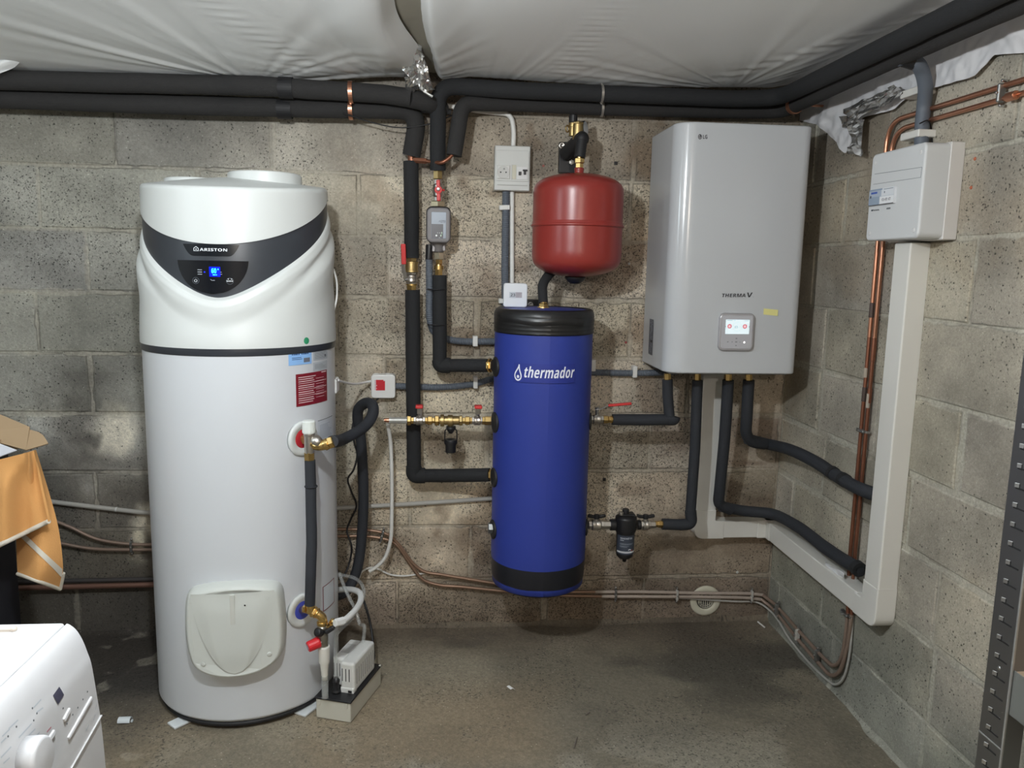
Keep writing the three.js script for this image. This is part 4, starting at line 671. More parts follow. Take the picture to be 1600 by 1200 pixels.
  decal(t, 'display', patch((v) => [lerp(ly0, ly1, v), (l1 - l0) / 2, (l0 + l1) / 2], 6, RH + 0.0024), led, { glow: 1.3, rough: 0.2 });
  const [g0, gy0] = A(284, 399), [g1, gy1] = A(371, 382), [gc] = A(328, 390);
  const logo = canvasTex(1024, 256, (g, w, h) => { g.fillStyle = '#15191f'; g.fillRect(0, 0, w, h); g.fillStyle = '#e6eaee'; g.strokeStyle = '#e6eaee'; g.font = 'bold 84px sans-serif'; fitText(g, 'ARISTON', 322, 150, 500); g.lineWidth = 12; g.beginPath(); g.moveTo(212, 92); g.lineTo(254, 58); g.lineTo(296, 92); g.lineTo(296, 148); g.lineTo(212, 148); g.closePath(); g.stroke(); g.beginPath(); g.arc(254, 114, 13, 0, 7); g.fill(); });
  decal(t, 'logo_plate', patch((v) => { const k = v; return [lerp(gy0, Math.min(gy1, 1.4365), v), (g1 - g0) / 2 * (0.62 + 0.38 * Math.pow(k, 0.5)), gc]; }, 24, RH - 0.0003, (u, v) => { const s = 0.62 + 0.38 * Math.pow(v, 0.5); return [0.5 + (u - 0.5) * s, v]; }), logo, { rough: 0.2 });
  // stickers
  const stick = (name, x0, x1, yA, yB, tex, dr = 0.0011, rough = 0.4) => { const a = onHeater(x0, yA).th, b = onHeater(x1, yA).th; return decal(t, name, cylPatch(HX, HZ, HR + dr, a, b, onHeater((x0 + x1) / 2, yB).y, onHeater((x0 + x1) / 2, yA).y, 16), tex, { rough }); };
  const lines = (bg, fg, rows) => canvasTex(256, 320, (g, w, h) => { g.fillStyle = bg; g.fillRect(0, 0, w, h); for (const [x, y, l, hh, c] of rows) { g.fillStyle = c || fg; g.fillRect(x * w, y * h, l * w, hh * h); } });
  const R = []; for (let k = 0; k < 13; k++) R.push([0.06, 0.10 + k * 0.065, [0.5, 0.42, 0.45, 0.9, 0.45, 0.44, 0.9, 0.42, 0.45, 0.9, 0.42, 0.44, 0.4][k], [3, 6, 9].includes(k) ? 0.014 : 0.022]); for (let k = 0; k < 8; k++) R.push([0.56, 0.2 + k * 0.085, 0.3, 0.014, '#d9b8bc']); R.push([0.76, 0.03, 0.2, 0.03]);
  stick('warning_sticker', 461.5, 510, 582, 632, lines('#7d1826', '#e8d9da', R));
  stick('energy_sticker', 450, 486, 545, 570, canvasTex(256, 160, (g, w, h) => { g.fillStyle = '#8fbcf0'; g.fillRect(0, 0, w, h); g.fillStyle = '#3e6fc4'; g.fillRect(0, 0, w, 20); g.fillStyle = '#2c4a80'; for (let k = 0; k < 11; k++) if (k !== 5) g.fillRect(34 + k * 17, 38, 11 + (k % 3) * 2, 22); g.fillRect(34, 84, 100, 6); g.fillRect(34, 100, 110, 6); g.fillStyle = '#6b6f7c'; g.fillRect(160, 96, 74, 44); }));
  stick('white_sticker', 450, 487, 540.5, 548, canvasTex(128, 32, (g, w, h) => { g.fillStyle = '#e9edf2'; g.fillRect(0, 0, w, h); g.fillStyle = '#44485a'; g.fillRect(54, 8, 36, 14); }), 0.0009);
  const gr = []; for (let k = 0; k < 14; k++) gr.push([0.1, 0.22 + k * 0.052, 0.3 + 0.5 * hash(k, 1, 7), 0.014]); gr.push([0.12, 0.06, 0.12, 0.1, '#2f7f72']); gr.push([0.4, 0.08, 0.5, 0.035]); gr.push([0.76, 0.7, 0.12, 0.16]);
  stick('rating_sticker', 488.5, 510.5, 537.5, 562, lines('#aeb4ba', '#565b62', gr)); stick('rating_sticker', 488.5, 510.5, 565, 578, lines('#b4bac0', '#646a72', gr.slice(0, 12)));
  stick('notice_sticker', 496, 518.5, 654, 690, lines('#c6ccd4', '#8890a4', [[0, 0, 1, 0.02, '#24262c'], ...gr.slice(0, 12)]));
  stick('outlined_sticker', 503.5, 521.5, 911, 950, canvasTex(128, 192, (g, w, h) => { g.fillStyle = '#cfd6dc'; g.fillRect(0, 0, w, h); g.strokeStyle = '#7c2a34'; g.lineWidth = 6; g.strokeRect(3, 3, w - 6, h - 6); }));
  const gd = onHeater(478.5, 532.5, HR + 0.0035); part(t, 'green_dot', turn(gd.p, gd.p.clone().add(V(Math.sin(gd.th), 0, Math.cos(gd.th))), [[0, 0.001], [0.0105, 0], [0.010, 0.001], [0, 0.0014]], 24), mat([0.03, 0.30, 0.14], 0.4));
  // access cover low on the front
  {
    const cen = onHeater(364, 984, HR + 0.02), th = 0.095, n = V(Math.sin(th), 0, Math.cos(th)), X = V(Math.cos(th), 0, -Math.sin(th));
    const s = new THREE.Shape(), W = 0.138, H = 0.148;
    s.moveTo(-W * 0.72, H * 0.86); s.bezierCurveTo(-W * 0.3, H * 0.99, W * 0.3, H * 0.99, W * 0.72, H * 0.88); s.bezierCurveTo(W * 0.97, H * 0.82, W * 0.98, H * 0.7, W, H * 0.4); s.bezierCurveTo(W * 1.04, -H * 0.1, W * 1.02, -H * 0.4, W * 0.97, -H * 0.56); s.bezierCurveTo(W * 0.9, -H * 0.8, W * 0.5, -H * 1.0, 0, -H * 1.0); s.bezierCurveTo(-W * 0.5, -H * 1.0, -W * 0.86, -H * 0.86, -W * 0.93, -H * 0.6); s.bezierCurveTo(-W * 1.02, -H * 0.3, -W * 1.04, 0, -W, H * 0.45); s.bezierCurveTo(-W * 0.98, H * 0.72, -W * 0.93, H * 0.8, -W * 0.72, H * 0.86);
    const bend = (g, z0) => { const p = g.attributes.position; for (let i = 0; i < p.count; i++) { const x = p.getX(i); p.setZ(i, p.getZ(i) + z0 - x * x * 0.9); } g.computeVertexNormals(); return place(g, V(HX, cen.y, HZ).addScaledVector(n, HR - 0.012), X, V(0, 1, 0)); };
    const sub = (g) => g;
    const cov = part(t, 'access_cover', bend(new THREE.ExtrudeGeometry(s, { depth: 0.010, bevelEnabled: true, bevelThickness: 0.042, bevelSize: 0.015, bevelOffset: -0.015, bevelSegments: 7, curveSegments: 24 }), 0.0), mat([0.62, 0.645, 0.615], 0.42));
    const tongue = grid((u, v) => { const y = lerp(-H * 0.86, H * 0.80, v), k = 1 - v, w = W * 0.79 * Math.pow(1 - Math.pow(k, 1.7), 0.55) * lerp(1, 1.06, v) + 0.0003, x = (u - 0.5) * 2 * w, e = Math.min(1, Math.min(0.5 - Math.abs(u - 0.5), 0.7 * v + 0.001) * 5); return V(x, y, 0.0525 + 0.005 * sm(0, 1, e) * sm(1.0, 0.75, v)); }, 30, 40);
    part(cov, 'raised_tongue', bend(tongue, 0), mat([0.62, 0.645, 0.615], 0.42));
    part(cov, 'grip_notch', bend(extr(rrect(0.013, 0.088, 0.002), 0.0580, 0.0008).translate(0, H * 0.48, 0), 0.0), mat([0.60, 0.61, 0.57], 0.5), 'grey vertical strip');
    for (const [x, y] of [[-W * 0.75, H * 0.68], [W * 0.78, H * 0.72], [W * 0.8, -H * 0.6], [-W * 0.72, -H * 0.72]]) part(cov, 'screw_cap', bend(turn(V(x * 0.88, y * 0.88, 0.051), V(x * 0.88, y * 0.88, 1), [[0, 0], [0.007, 0], [0.007, 0.0015], [0.005, 0.0024], [0, 0.0024]], 16), 0), mat([0.62, 0.645, 0.615], 0.42));
    part(cov, 'pinhole', bend(turn(V(W * 0.25, H * 0.56, 0.0545), V(W * 0.25, H * 0.56, 1), [[0, 0], [0.0025, 0], [0, 0.0006]], 12), 0.003), M.blackPlastic);
  }
  // pipe ports
  for (const [px, py, c] of [[472.5, 685, [0.45, 0.02, 0.03]], [472, 953, [0.05, 0.07, 0.42]]]) {
    const q = onHeater(px, py, HR), n = V(Math.sin(q.th), 0, Math.cos(q.th)), b = q.p.clone().addScaledVector(n, -0.004);
    const pt = part(t, 'pipe_port', turn(b, b.clone().add(n), [[0.024, 0], [0.053, 0], [0.053, 0.008], [0.049, 0.013], [0.040, 0.013], [0.030, 0.008], [0.024, 0.006], [0.024, 0]], 40), white, 'white port ring');
    part(pt, 'port_gasket', turn(b, b.clone().add(n), [[0.008, 0.003], [0.0285, 0.003], [0.0285, 0.0075], [0.012, 0.0085], [0.008, 0.004]], 32), mat(c, 0.5));
  }
  const cab = (L) => tube(spline(L, 40), 0.0032, 8);
  part(t, 'side_cable', cab([onBack(521, 420, 0.36), onBack(526, 440, 0.34), onBack(526, 465, 0.33), onBack(522, 485, 0.34), onBack(520, 512, 0.36)]), M.white);
  const bx = onBack(527, 600, 0.34); part(t, 'terminal_cover', [box(bx.x - 0.03, bx.x + 0.002, bx.y - 0.03, bx.y + 0.02, 0.30, 0.37, 0.008)], M.white);
}
// ---------------------------------------------------------------- pipework on the heater's right
{
  const q0 = onHeater(472.5, 685, HR), n = V(Math.sin(q0.th), 0, Math.cos(q0.th)), k = q0.p.clone().addScaledVector(n, 0.062), z = k.z;
  const p = (x, y) => onBack(x, y, z), t = thing('mixing_valve', 'brass mixing valve with white cap at the white heater\'s hot outlet', 'valve', p(483, 715));
  part(t, 'inlet', [rod(q0.p.clone().addScaledVector(n, -0.002), q0.p.clone().addScaledVector(n, 0.03), 0.0125), nut(q0.p.clone().addScaledVector(n, 0.012), q0.p.clone().addScaledVector(n, 0.03), 0.0175)], M.brassDull);
  part(t, 'body', [turn(q0.p.clone().addScaledVector(n, 0.028), k.clone().addScaledVector(n, 0.02), [[0, 0], [0.013, 0], [0.018, 0.012], [0.019, 0.034], [0.012, 0.05], [0, 0.052]], 24), rod(p(482.5, 678), p(483.5, 708), 0.0145), rod(p(482.5, 676), p(482.7, 681), 0.0165), bar(p(478, 690), p(497, 696), 0.022, 0.022, 0.008)], M.nickel);
  part(t, 'cap', turn(p(482.5, 676.5), p(482.2, 650), [[0, 0], [0.0185, 0], [0.0195, 0.004], [0.0188, 0.034], [0.0165, 0.037], [0, 0.038]], 16, true), mat([0.72, 0.76, 0.73], 0.4), 'white adjusting cap');
  part(t, 'fitting', [nut(p(483.2, 706), p(483.6, 719.5), 0.0155)], M.brass, 'brass nut');
  part(t, 'elbow', [sweep(fillet([p(486, 692), p(497, 697), p(507, 695.5), p(515, 691)], 0.02), 0.0148, { seg: 16 }), nut(p(489, 693.5), p(494, 696), 0.0158), nut(p(513, 692.5), p(521, 689.5), 0.0185), rod(p(506, 696), p(513, 692.5), 0.0172)], M.brass, 'brass elbow');
  // foam hose: up, one turn, then down behind the heater
  const L = [p(519, 690), onBack(535, 687, 0.42), onBack(556, 676, 0.36), onBack(574, 662, 0.30), onBack(583, 645, 0.26), onBack(581, 632, 0.22), onBack(570, 630, 0.18), onBack(560, 640, 0.15), onBack(559, 657, 0.13), onBack(563, 680, 0.115), onBack(566, 720, 0.11), onBack(568, 780, 0.11), onBack(565, 840, 0.11), onBack(560, 880, 0.12), onBack(550, 910, 0.14), onBack(538, 926, 0.17), onBack(520, 932, 0.2)];
  solo('foam_hose', 'black foam-covered hose looping once beside the white heater\'s hot outlet', 'hose', foamTube(spline(L, 150), 0.0185, 101, 0.03), M.foamNew);
  const l0 = onHeater(472, 953, HR), nn = V(Math.sin(l0.th), 0, Math.cos(l0.th)), z2 = l0.p.z + 0.05 * nn.z + 0.03, c = (x, y, d = 0) => onBack(x, y, z2 + d);
  const hose = thing('foam_hose', 'straight black foam-covered pipe down the white heater\'s front between its two outlets', 'hose', c(485, 945));
  part(hose, 'insulation', foamTube([p(484, 719), p(485.5, 760), onBack(487, 850, (z + z2) / 2), c(485.5, 900), c(484, 945)], 0.0158, 102, 0.05), M.foamNew);
  part(hose, 'cable_tie', tie(p(485.8, 760), 0.0172), M.foamNew);
  const s = thing('inlet_safety_valve', 'brass inlet fittings and safety valve with red knob at the white heater\'s cold inlet', 'valve', c(503, 1085));
  part(s, 'tee', [rod(l0.p.clone().addScaledVector(nn, -0.002), c(481, 951, 0), 0.0115), rod(c(484, 942), c(486, 957), 0.0145), nut(c(476, 949.5, -0.004), c(480, 951, 0), 0.0165), nut(c(488, 955), c(492, 957.5), 0.017)], M.brass);
  part(s, 'elbow', [sweep(fillet([c(484, 953), c(500, 961.5), c(504, 966), c(503.5, 978)], 0.022), 0.0135, { seg: 18 }), rod(c(493, 957.5), c(495.5, 959), 0.0165), rod(c(503.5, 971), c(503.5, 976), 0.0162)], M.brass);
  const bod = part(s, 'body', [rod(c(503.5, 976), c(506, 1012), 0.0135), turn(c(503, 977), c(505, 1012), [[0, 0], [0.015, 0], [0.015, 0.012], [0.0115, 0.02], [0.0165, 0.028], [0.0165, 0.048], [0.0125, 0.058], [0, 0.058]], 20), rod(c(504, 987), c(511, 985), 0.0105), rod(c(506, 1005), c(498, 1004, 0.012), 0.011)], mat([0.34, 0.33, 0.29], 0.35, 0.9));
  part(bod, 'test_knob', turn(c(499, 1003, 0.010), c(486, 1009, 0.022), [[0, 0], [0.0155, 0], [0.0170, 0.004], [0.0160, 0.034], [0.014, 0.037], [0, 0.0372]], 18, true), M.redPlastic, 'red test knob');
  const kc = c(480.6, 1010.8, 0.0262); part(bod, 'knob_badge', turn(kc, c(470, 1015, 0.036), [[0, 0], [0.008, 0], [0.007, 0.001], [0, 0.0012]], 16), mat([0.35, 0.33, 0.45], 0.4));
  part(bod, 'stop_knob', [turn(c(503, 988, 0.006), c(495, 988, 0.022), [[0, 0], [0.011, 0], [0.0135, 0.006], [0.0135, 0.02], [0.010, 0.024], [0, 0.024]], 16)], M.blackPlastic, 'black round knob');
  part(bod, 'stop_lever', bar(c(508, 989, 0.012), c(523, 979, 0.012), 0.016, 0.014, 0.006), M.blackPlastic, 'black isolating lever');
  part(s, 'side_outlet', [rod(c(512, 984, -0.01), c(519, 975, -0.012), 0.0105), nut(c(518, 977, -0.012), c(523, 970, -0.014), 0.0145), ball(c(521, 972, -0.01), 0.011)], M.brass);
  const d = c(506, 1012), dn = (y) => V(d.x + (y - 1012) * 0.00002, c(505, y).y, d.z), LL = (y) => d.y - dn(y).y;
  part(s, 'siphon', turn(d, dn(1080), [[0, -0.006], [0.0165, -0.006], [0.0175, 0], [0.0165, LL(1026)], [0.0165, LL(1034)], [0.0125, LL(1038)], [0.0125, LL(1042)], [0.0115, LL(1042.5)], [0.0112, LL(1048)], [0.0103, LL(1048.5)], [0.0100, LL(1055)], [0.009, LL(1056)], [0.0085, LL(1062)], [0, LL(1062)]], 24), M.whiteWarm, 'white plastic siphon');
  part(s, 'drain_tube', ring(dn(1056), dn(1090), 0.0078, 0.0102), M.clear);
}
// white hose from the safety valve round behind the heater
{
  const z = 0.60; solo('hose', 'white flexible hose curving from the safety valve round behind the white heater', 'hose', [tube(spline([onBack(523, 974, 0.66), onBack(535, 971, 0.64), onBack(552, 957, 0.58), onBack(563, 940, 0.5), onBack(563, 928, 0.44), onBack(553, 922, 0.38), onBack(540, 921, 0.33), onBack(527, 922, 0.28)], 60), 0.0098, 14), nut(onBack(523, 974, 0.66), onBack(537, 970, 0.638), 0.0125)], mat([0.70, 0.71, 0.70], 0.35));
}
// ---------------------------------------------------------------- the wall-hung indoor unit
{
  const x0 = 0.757, x1 = 1.213, y0 = 1.046, y1 = 1.866, z0 = 0.012, z1 = 0.33, t = thing('heat_pump_unit', 'large white wall-hung heat pump indoor unit with small control screen', 'heat pump', V((x0 + x1) / 2, y0, 0.17));
  const s = new THREE.Shape(), W = x1 - x0, D = z1 - z0, r = 0.062, r2 = 0.03;      // plan outline, swept upwards
  s.moveTo(0, 0); s.lineTo(0, D - r); s.bezierCurveTo(0, D - r * 0.42, r * 0.5, D, r * 1.15, D + 0.0); s.lineTo(W - r2 * 1.2, D); s.bezierCurveTo(W - r2 * 0.4, D, W, D - r2 * 0.4, W, D - r2); s.lineTo(W, 0); s.lineTo(0, 0);
  const g = extr(s, y1 - y0, 0.006, 4, 20); g.rotateX(Math.PI / 2); g.translate(x0, y1, z0);
  const grey = mat([0.54, 0.56, 0.585], 0.2);
  part(t, 'cabinet', g, grey);
  part(t, 'bottom_tray', box(x0 + 0.02, x1 - 0.02, y0 - 0.006, y0 + 0.002, z0 + 0.01, z1 - 0.03, 0.003), M.galv);
  part(t, 'wall_bracket', box(x0 + 0.05, x1 - 0.05, y1 - 0.2, y1 - 0.12, 0, z0 + 0.006, 0.001), M.galv);
  const F = (px, py, d = 0) => onBack(px, py, z1 + d);
  const logo = canvasTex(256, 96, (c, w, h) => { c.fillStyle = '#c9c9ca'; c.clearRect(0, 0, w, h); c.fillStyle = '#3a3c42'; c.beginPath(); c.arc(46, 48, 36, 0, 7); c.fill(); c.strokeStyle = '#c9c9ca'; c.lineWidth = 6; c.beginPath(); c.arc(46, 48, 22, 0.0, 4.7); c.stroke(); c.fillStyle = '#c9c9ca'; c.fillRect(44, 32, 6, 30); c.fillStyle = '#3a3c42'; c.font = 'bold 76px sans-serif'; c.fillText('LG', 98, 76); });
  const qd = (xa, xb, ya, yb, d) => quad(F(xa, yb, d), F(xb, yb, d), F(xb, ya, d), F(xa, ya, d));
  decal(t, 'logo', qd(1090, 1111, 208, 219, 0.0008), logo, { alpha: true, rough: 0.35 });
  const tv = canvasTex(1024, 160, (c, w, h) => { c.clearRect(0, 0, w, h); c.fillStyle = '#24262c'; c.save(); c.transform(1, 0, -0.22, 1, 34, 0); c.font = 'bold 118px sans-serif'; fitText(c, 'THERMA', 0, 126, 730); c.font = 'bold 158px sans-serif'; fitText(c, 'V', 752, 128, 170); c.restore(); c.fillRect(960, 116, 12, 10); });
  decal(t, 'model_name', qd(1127, 1180, 456, 466.5, 0.0008), tv, { alpha: true, rough: 0.35 });
  const c = F(1149.5, 518.5), X = V(1, 0, 0), Y = V(0, 1, 0), ctl = part(t, 'controller', place(extr(rrect(0.122, 0.128, 0.018), 0.016, 0.006, 5), c.clone().add(V(0, 0, -0.004)), X, Y), mat([0.46, 0.45, 0.47], 0.3, 0.35), 'silver-framed controller');
  part(ctl, 'face', place(extr(rrect(0.106, 0.112, 0.008), 0.004, 0.0012), c.clone().add(V(0, 0, 0.0095)), X, Y), mat([0.50, 0.50, 0.535], 0.22));
  const scr = canvasTex(512, 300, (k, w, h) => { k.fillStyle = '#dff0f6'; k.fillRect(0, 0, w, h); k.fillStyle = '#8fa4ac'; k.fillRect(26, 14, 120, 10); k.fillRect(176, 14, 36, 10); k.fillRect(400, 16, 90, 8); for (const x of [86, 416]) { k.fillStyle = '#c8707c'; k.beginPath(); k.arc(x, 140, 48, 0, 7); k.fill(); k.fillStyle = '#f2c4c8'; k.beginPath(); k.arc(x, 140, 26, 0, 7); k.fill(); } k.strokeStyle = '#a9bfc0'; k.lineWidth = 5; k.beginPath(); k.arc(254, 146, 94, 0, 7); k.stroke(); k.fillStyle = '#7d8f98'; k.font = '66px sans-serif'; k.fillText('65', 196, 176); k.font = '30px sans-serif'; k.fillText('C', 250, 100); k.fillRect(0, 130, 8, 30); k.fillRect(504, 130, 8, 30); });
  decal(ctl, 'screen', (() => { const q = c.clone().add(V(0, 0.018, 0.0142)); return quad(...[[-0.041, -0.024], [0.041, -0.024], [0.041, 0.024], [-0.041, 0.024]].map(([x, y]) => q.clone().add(V(x, y, 0)))); })(), scr, { glow: 0.55, rough: 0.2 });
  const bq = c.clone().add(V(0, -0.033, 0.0136));
  for (const [dx, dy, w] of [[-0.030, 0, 0.005], [-0.015, 0, 0.003], [-0.001, 0, 0.007], [0.012, 0, 0.002], [-0.001, 0.012, 0.005], [-0.001, -0.012, 0.005]]) part(ctl, 'button', box(bq.x + dx - w / 2, bq.x + dx + w / 2, bq.y + dy - 0.0014, bq.y + dy + 0.0014, bq.z - 0.0005, bq.z + 0.0008, 0.0004, 1), mat([0.22, 0.22, 0.25], 0.4));
  part(ctl, 'power_light', ball(bq.clone().add(V(0.027, -0.001, 0.0006)), 0.0032, 1, 1, 0.4), new THREE.MeshStandardMaterial({ color: 0xffffff, emissive: 0xffffff, emissiveIntensity: 1.2 }));
  const sx = x0 - 0.0008, a = onBack(1018.5, 499, 0.2), st = canvasTex(128, 512, (k, w, h) => { k.fillStyle = '#595d66'; k.fillRect(0, 0, w, h); k.fillStyle = '#9aa0aa'; for (let i = 0; i < 26; i++) k.fillRect(14 + 60 * hash(i, 2, 3), 16 + i * 18, 18 + 40 * hash(i, 4, 3), 5); k.fillStyle = '#1d1f26'; k.fillRect(50, 300, 60, 34); });
  const at = (px, py) => { const v = ray(px, py); return EYE.clone().addScaledVector(v, sx / v.x); }, s0 = at(1019.5, 499), s1 = at(1021, 556);
  decal(t, 'rating_sticker', quad(V(sx, s1.y, s0.z - 0.036), V(sx, s1.y, s0.z + 0.018), V(sx, s0.y, s0.z + 0.018), V(sx, s0.y, s0.z - 0.036)), st);
  const yn = F(1203, 487); solo('sticky_note', 'small yellow paper strip stuck on the white wall-hung unit', 'sticker', grid((u, v) => V(lerp(F(1193, 487).x, F(1215, 487).x, u), lerp(F(1204, 491.5).y, F(1204, 482).y, v) - 0.004 * u, z1 + 0.001 + 0.003 * Math.pow(u, 2)), 10, 2), mat([0.78, 0.74, 0.30], 0.7, 0, { side: THREE.DoubleSide }));
}
{ // the two insulated pipes that leave for the right wall
  const z = 0.20, p = (x, y, d = z) => onBack(x, y, d), R = (x, y, d) => onRight(x, y, d);
  const a = thing('insulated_pipe', 'lower black insulated pipe from the wall-hung unit, lying along the trunking on the right wall', 'pipe', V(1.03, 0.45, 0.15));
  part(a, 'insulation', foamTube(fillet([p(1138, 594), p(1133, 680, 0.18), p(1124, 770, 0.14), p(1122, 788, 0.125), p(1142, 797, 0.115)], [0, 0.2, 0.03, 0.03]), 0.0205, 111, 0.02), M.foamNew);
  part(a, 'insulation', foamTube(spline([p(1126, 791, 0.122), p(1160, 798, 0.11), R(1205, 803, 0.085), R(1245, 822, 0.055), R(1290, 856, 0.05), R(1320, 876, 0.048), R(1343, 889, 0.045)], 60), 0.0205, 112, 0.04), M.foamNew);
  part(a, 'fitting', nut(p(1138, 595), p(1138, 583), 0.0125), M.brass); part(a, 'cut_end', [ring(R(1338, 886, 0.045), R(1344, 891, 0.044), 0.012, 0.0235)], M.foam);
  const b = thing('insulated_pipe', 'upper black insulated pipe from the wall-hung unit, crossing the copper risers to the trunking', 'pipe', V(1.13, 0.75, 0.15));
  part(b, 'insulation', foamTube(fillet([p(1170, 594), p(1167, 650, 0.19), p(1165, 678, 0.17), p(1174, 691, 0.15), p(1195, 694, 0.13)], [0, 0.1, 0.03, 0.03]), 0.0205, 113, 0.02), M.foamNew);
  part(b, 'insulation', foamTube(spline([p(1168, 686, 0.155), p(1200, 694, 0.12), R(1238, 704, 0.085), R(1275, 722, 0.06), R(1305, 742, 0.055), R(1340, 762, 0.055), R(1366, 772, 0.035), R(1380, 776, 0.0)], 60), 0.0205, 114, 0.045), M.foamNew);
  part(b, 'fitting', nut(p(1170, 595), p(1170, 583), 0.0125), M.brass);
  const tA = R(1300, 738, 0.055), tB = R(1316, 748, 0.055); parts(b, 'tape_wrap', [ring(tA, R(1304, 741, 0.055), 0.02, 0.0222), ring(tB, R(1322, 752, 0.055), 0.02, 0.0222)], M.foam);
}
{ // white trunking
  const t = thing('trunking', 'cream plastic trunking from under the wall-hung unit round the corner to the consumer unit', 'trunking', V(1.02, 0.36, 0.03)), m = M.trunk, d = 0.06, w = 0.081;
  const xa = 0.982, yb = 0.434, yl = 0.366, zc = 0.845, yr0 = 0.375;
  part(t, 'duct_cover', box(xa, xa + w - 0.003, yb + 0.03, 1.10, 0, d, 0.004), m);
  part(t, 'duct_cover', box(xa + w + 0.03, XR - d - 0.03, yl + 0.001, yb - 0.001, 0, d, 0.004), m);
  const s = new THREE.Shape(); const W = w + 0.035, H = 0.115; s.moveTo(0, H); s.lineTo(0, 0.035); s.bezierCurveTo(0, 0.01, 0.015, 0, 0.04, 0); s.lineTo(W, 0); s.lineTo(W, 0.071); s.lineTo(w + 0.006, 0.071); s.bezierCurveTo(w + 0.002, 0.072, w, 0.074, w, 0.078); s.lineTo(w, H); s.lineTo(0, H);
  part(t, 'corner_piece', extr(s, d + 0.002, 0.003, 3, 10).translate(xa - 0.0015, yl - 0.0015, 0), m);
  parts(t, 'inner_corner', [box(XR - d - 0.035, XR - 0.001, yl - 0.0015, yb + 0.0015, 0, d + 0.002, 0.004), box(XR - d - 0.002, XR, yl - 0.0015, yb + 0.0015, 0.0, d + 0.035, 0.004)], m);
  part(t, 'duct_cover', box(XR - d, XR, yl, yb, d + 0.03, zc - w - 0.03, 0.004), m);
  part(t, 'duct_cover', box(XR - d, XR, yr0 + 0.09, 1.479, zc - w + 0.0015, zc - 0.0015, 0.005, 3), m);
  const s2 = new THREE.Shape(), Z = 0.125, HH = 0.125; s2.moveTo(0, 0); s2.lineTo(Z - 0.045, 0); s2.bezierCurveTo(Z - 0.012, 0, Z, 0.015, Z, 0.045); s2.lineTo(Z, HH); s2.lineTo(Z - w, HH); s2.lineTo(Z - w, 0.074); s2.bezierCurveTo(Z - w, 0.069, Z - w - 0.004, 0.066, Z - w - 0.01, 0.066); s2.lineTo(0, 0.066); s2.lineTo(0, 0);
  part(t, 'corner_piece', place(extr(s2, d + 0.002, 0.004, 3, 10), V(XR, yl - 0.001, zc - Z), V(0, 0, 1), V(0, 1, 0)), m);
}
solo('paper_scrap', 'crumpled white wrapping scrap lying on the trunking along the right wall', 'paper', facet(grid((u, v) => { const c = onRight(lerp(1291, 1322, u), lerp(884, 902, u) + (v - 0.5) * 10, 0.045); return V(c.x - 0.012 * vn(u * 6, v * 3, 121), c.y + 0.008 * Math.sin(v * 3.1) + 0.010 * vn(u * 9, v * 4, 122) - 0.003, c.z + 0.012 * (vn(u * 8, v * 4, 123) - 0.5)); }, 18, 8)), mat([0.75, 0.75, 0.76], 0.4, 0, { side: THREE.DoubleSide, flatShading: true }));
// ---------------------------------------------------------------- electrics on the back wall
const screwHead = (p, n, r = 0.004) => turn(p, p.clone().add(n), [[0, -0.01], [r, -0.01], [r, 0.001], [r * 0.6, 0.0022], [0, 0.0024]], 12);
{
  const a = onBack(773.5, 226.5, 0.05), b = onBack(827.5, 298.5, 0.05), t = thing('socket_box', 'grey wall box with round socket and small breaker on the back wall above the thermostat', 'socket', V((a.x + b.x) / 2, b.y, 0.02));
  part(t, 'case', [box(a.x, b.x, b.y, a.y, 0, 0.05, 0.004), box(a.x + 0.004, b.x - 0.004, b.y + 0.032, a.y - 0.016, 0.03, 0.0525, 0.002)], M.boxGrey);
  const f = (x, y, d = 0.052) => onBack(x, y, d);
  parts(t, 'lid_groove', [box(a.x + 0.01, b.x - 0.008, f(800, 289.5).y, f(800, 288.8).y, 0.045, 0.0527, 0.0002, 1), box(f(799.6, 268).x, f(800.1, 268).x, f(800, 281).y, f(800, 257).y, 0.045, 0.0528, 0.0002, 1)], mat([0.35, 0.35, 0.33], 0.6));
  const so = part(t, 'socket_plate', box(f(776.8, 268).x, f(796.6, 268).x, f(800, 279.6).y, f(800, 258.5).y, 0.045, 0.0575, 0.002), mat([0.66, 0.66, 0.64], 0.4));
  const c = f(786.5, 269, 0.0575); part(so, 'socket_well', turn(c, c.clone().add(V(0, 0, 1)), [[0, 0.0002], [0.019, 0.0003], [0.0205, 0.0012], [0.0215, 0.0004], [0.0215, 0]], 36), mat([0.55, 0.55, 0.53], 0.4));
  parts(so, 'contact_hole', [-1, 1].map((s) => rod(c.clone().add(V(s * 0.0095, 0, 0)), c.clone().add(V(s * 0.0095, 0, 0.0008)), 0.0027, 12)), M.blackPlastic); part(so, 'earth_pin', rod(c.clone().add(V(0.002, 0.0115, 0)), c.clone().add(V(0.002, 0.0115, 0.006)), 0.0026, 12), M.galv);
  part(t, 'blank_cover', box(f(800.4, 268).x, f(806.5, 268).x, f(800, 280).y, f(800, 257.5).y, 0.045, 0.0535, 0.001), mat([0.60, 0.58, 0.47], 0.5));
  const br = part(t, 'breaker', box(f(808, 268).x, f(824, 268).x, f(800, 280).y, f(800, 260).y, 0.04, 0.0545, 0.001), mat([0.70, 0.70, 0.70], 0.4));
  parts(br, 'toggle', [box(f(810.2, 268).x, f(814.3, 268).x, f(800, 273.5).y, f(800, 268).y, 0.05, 0.0605, 0.001), box(f(816.6, 268).x, f(823.8, 268).x, f(800, 267).y, f(800, 264.5).y, 0.05, 0.062, 0.001), box(f(818, 268).x, f(821.8, 268).x, f(800, 272.5).y, f(800, 266).y, 0.05, 0.059, 0.001)], M.blackPlastic);
}
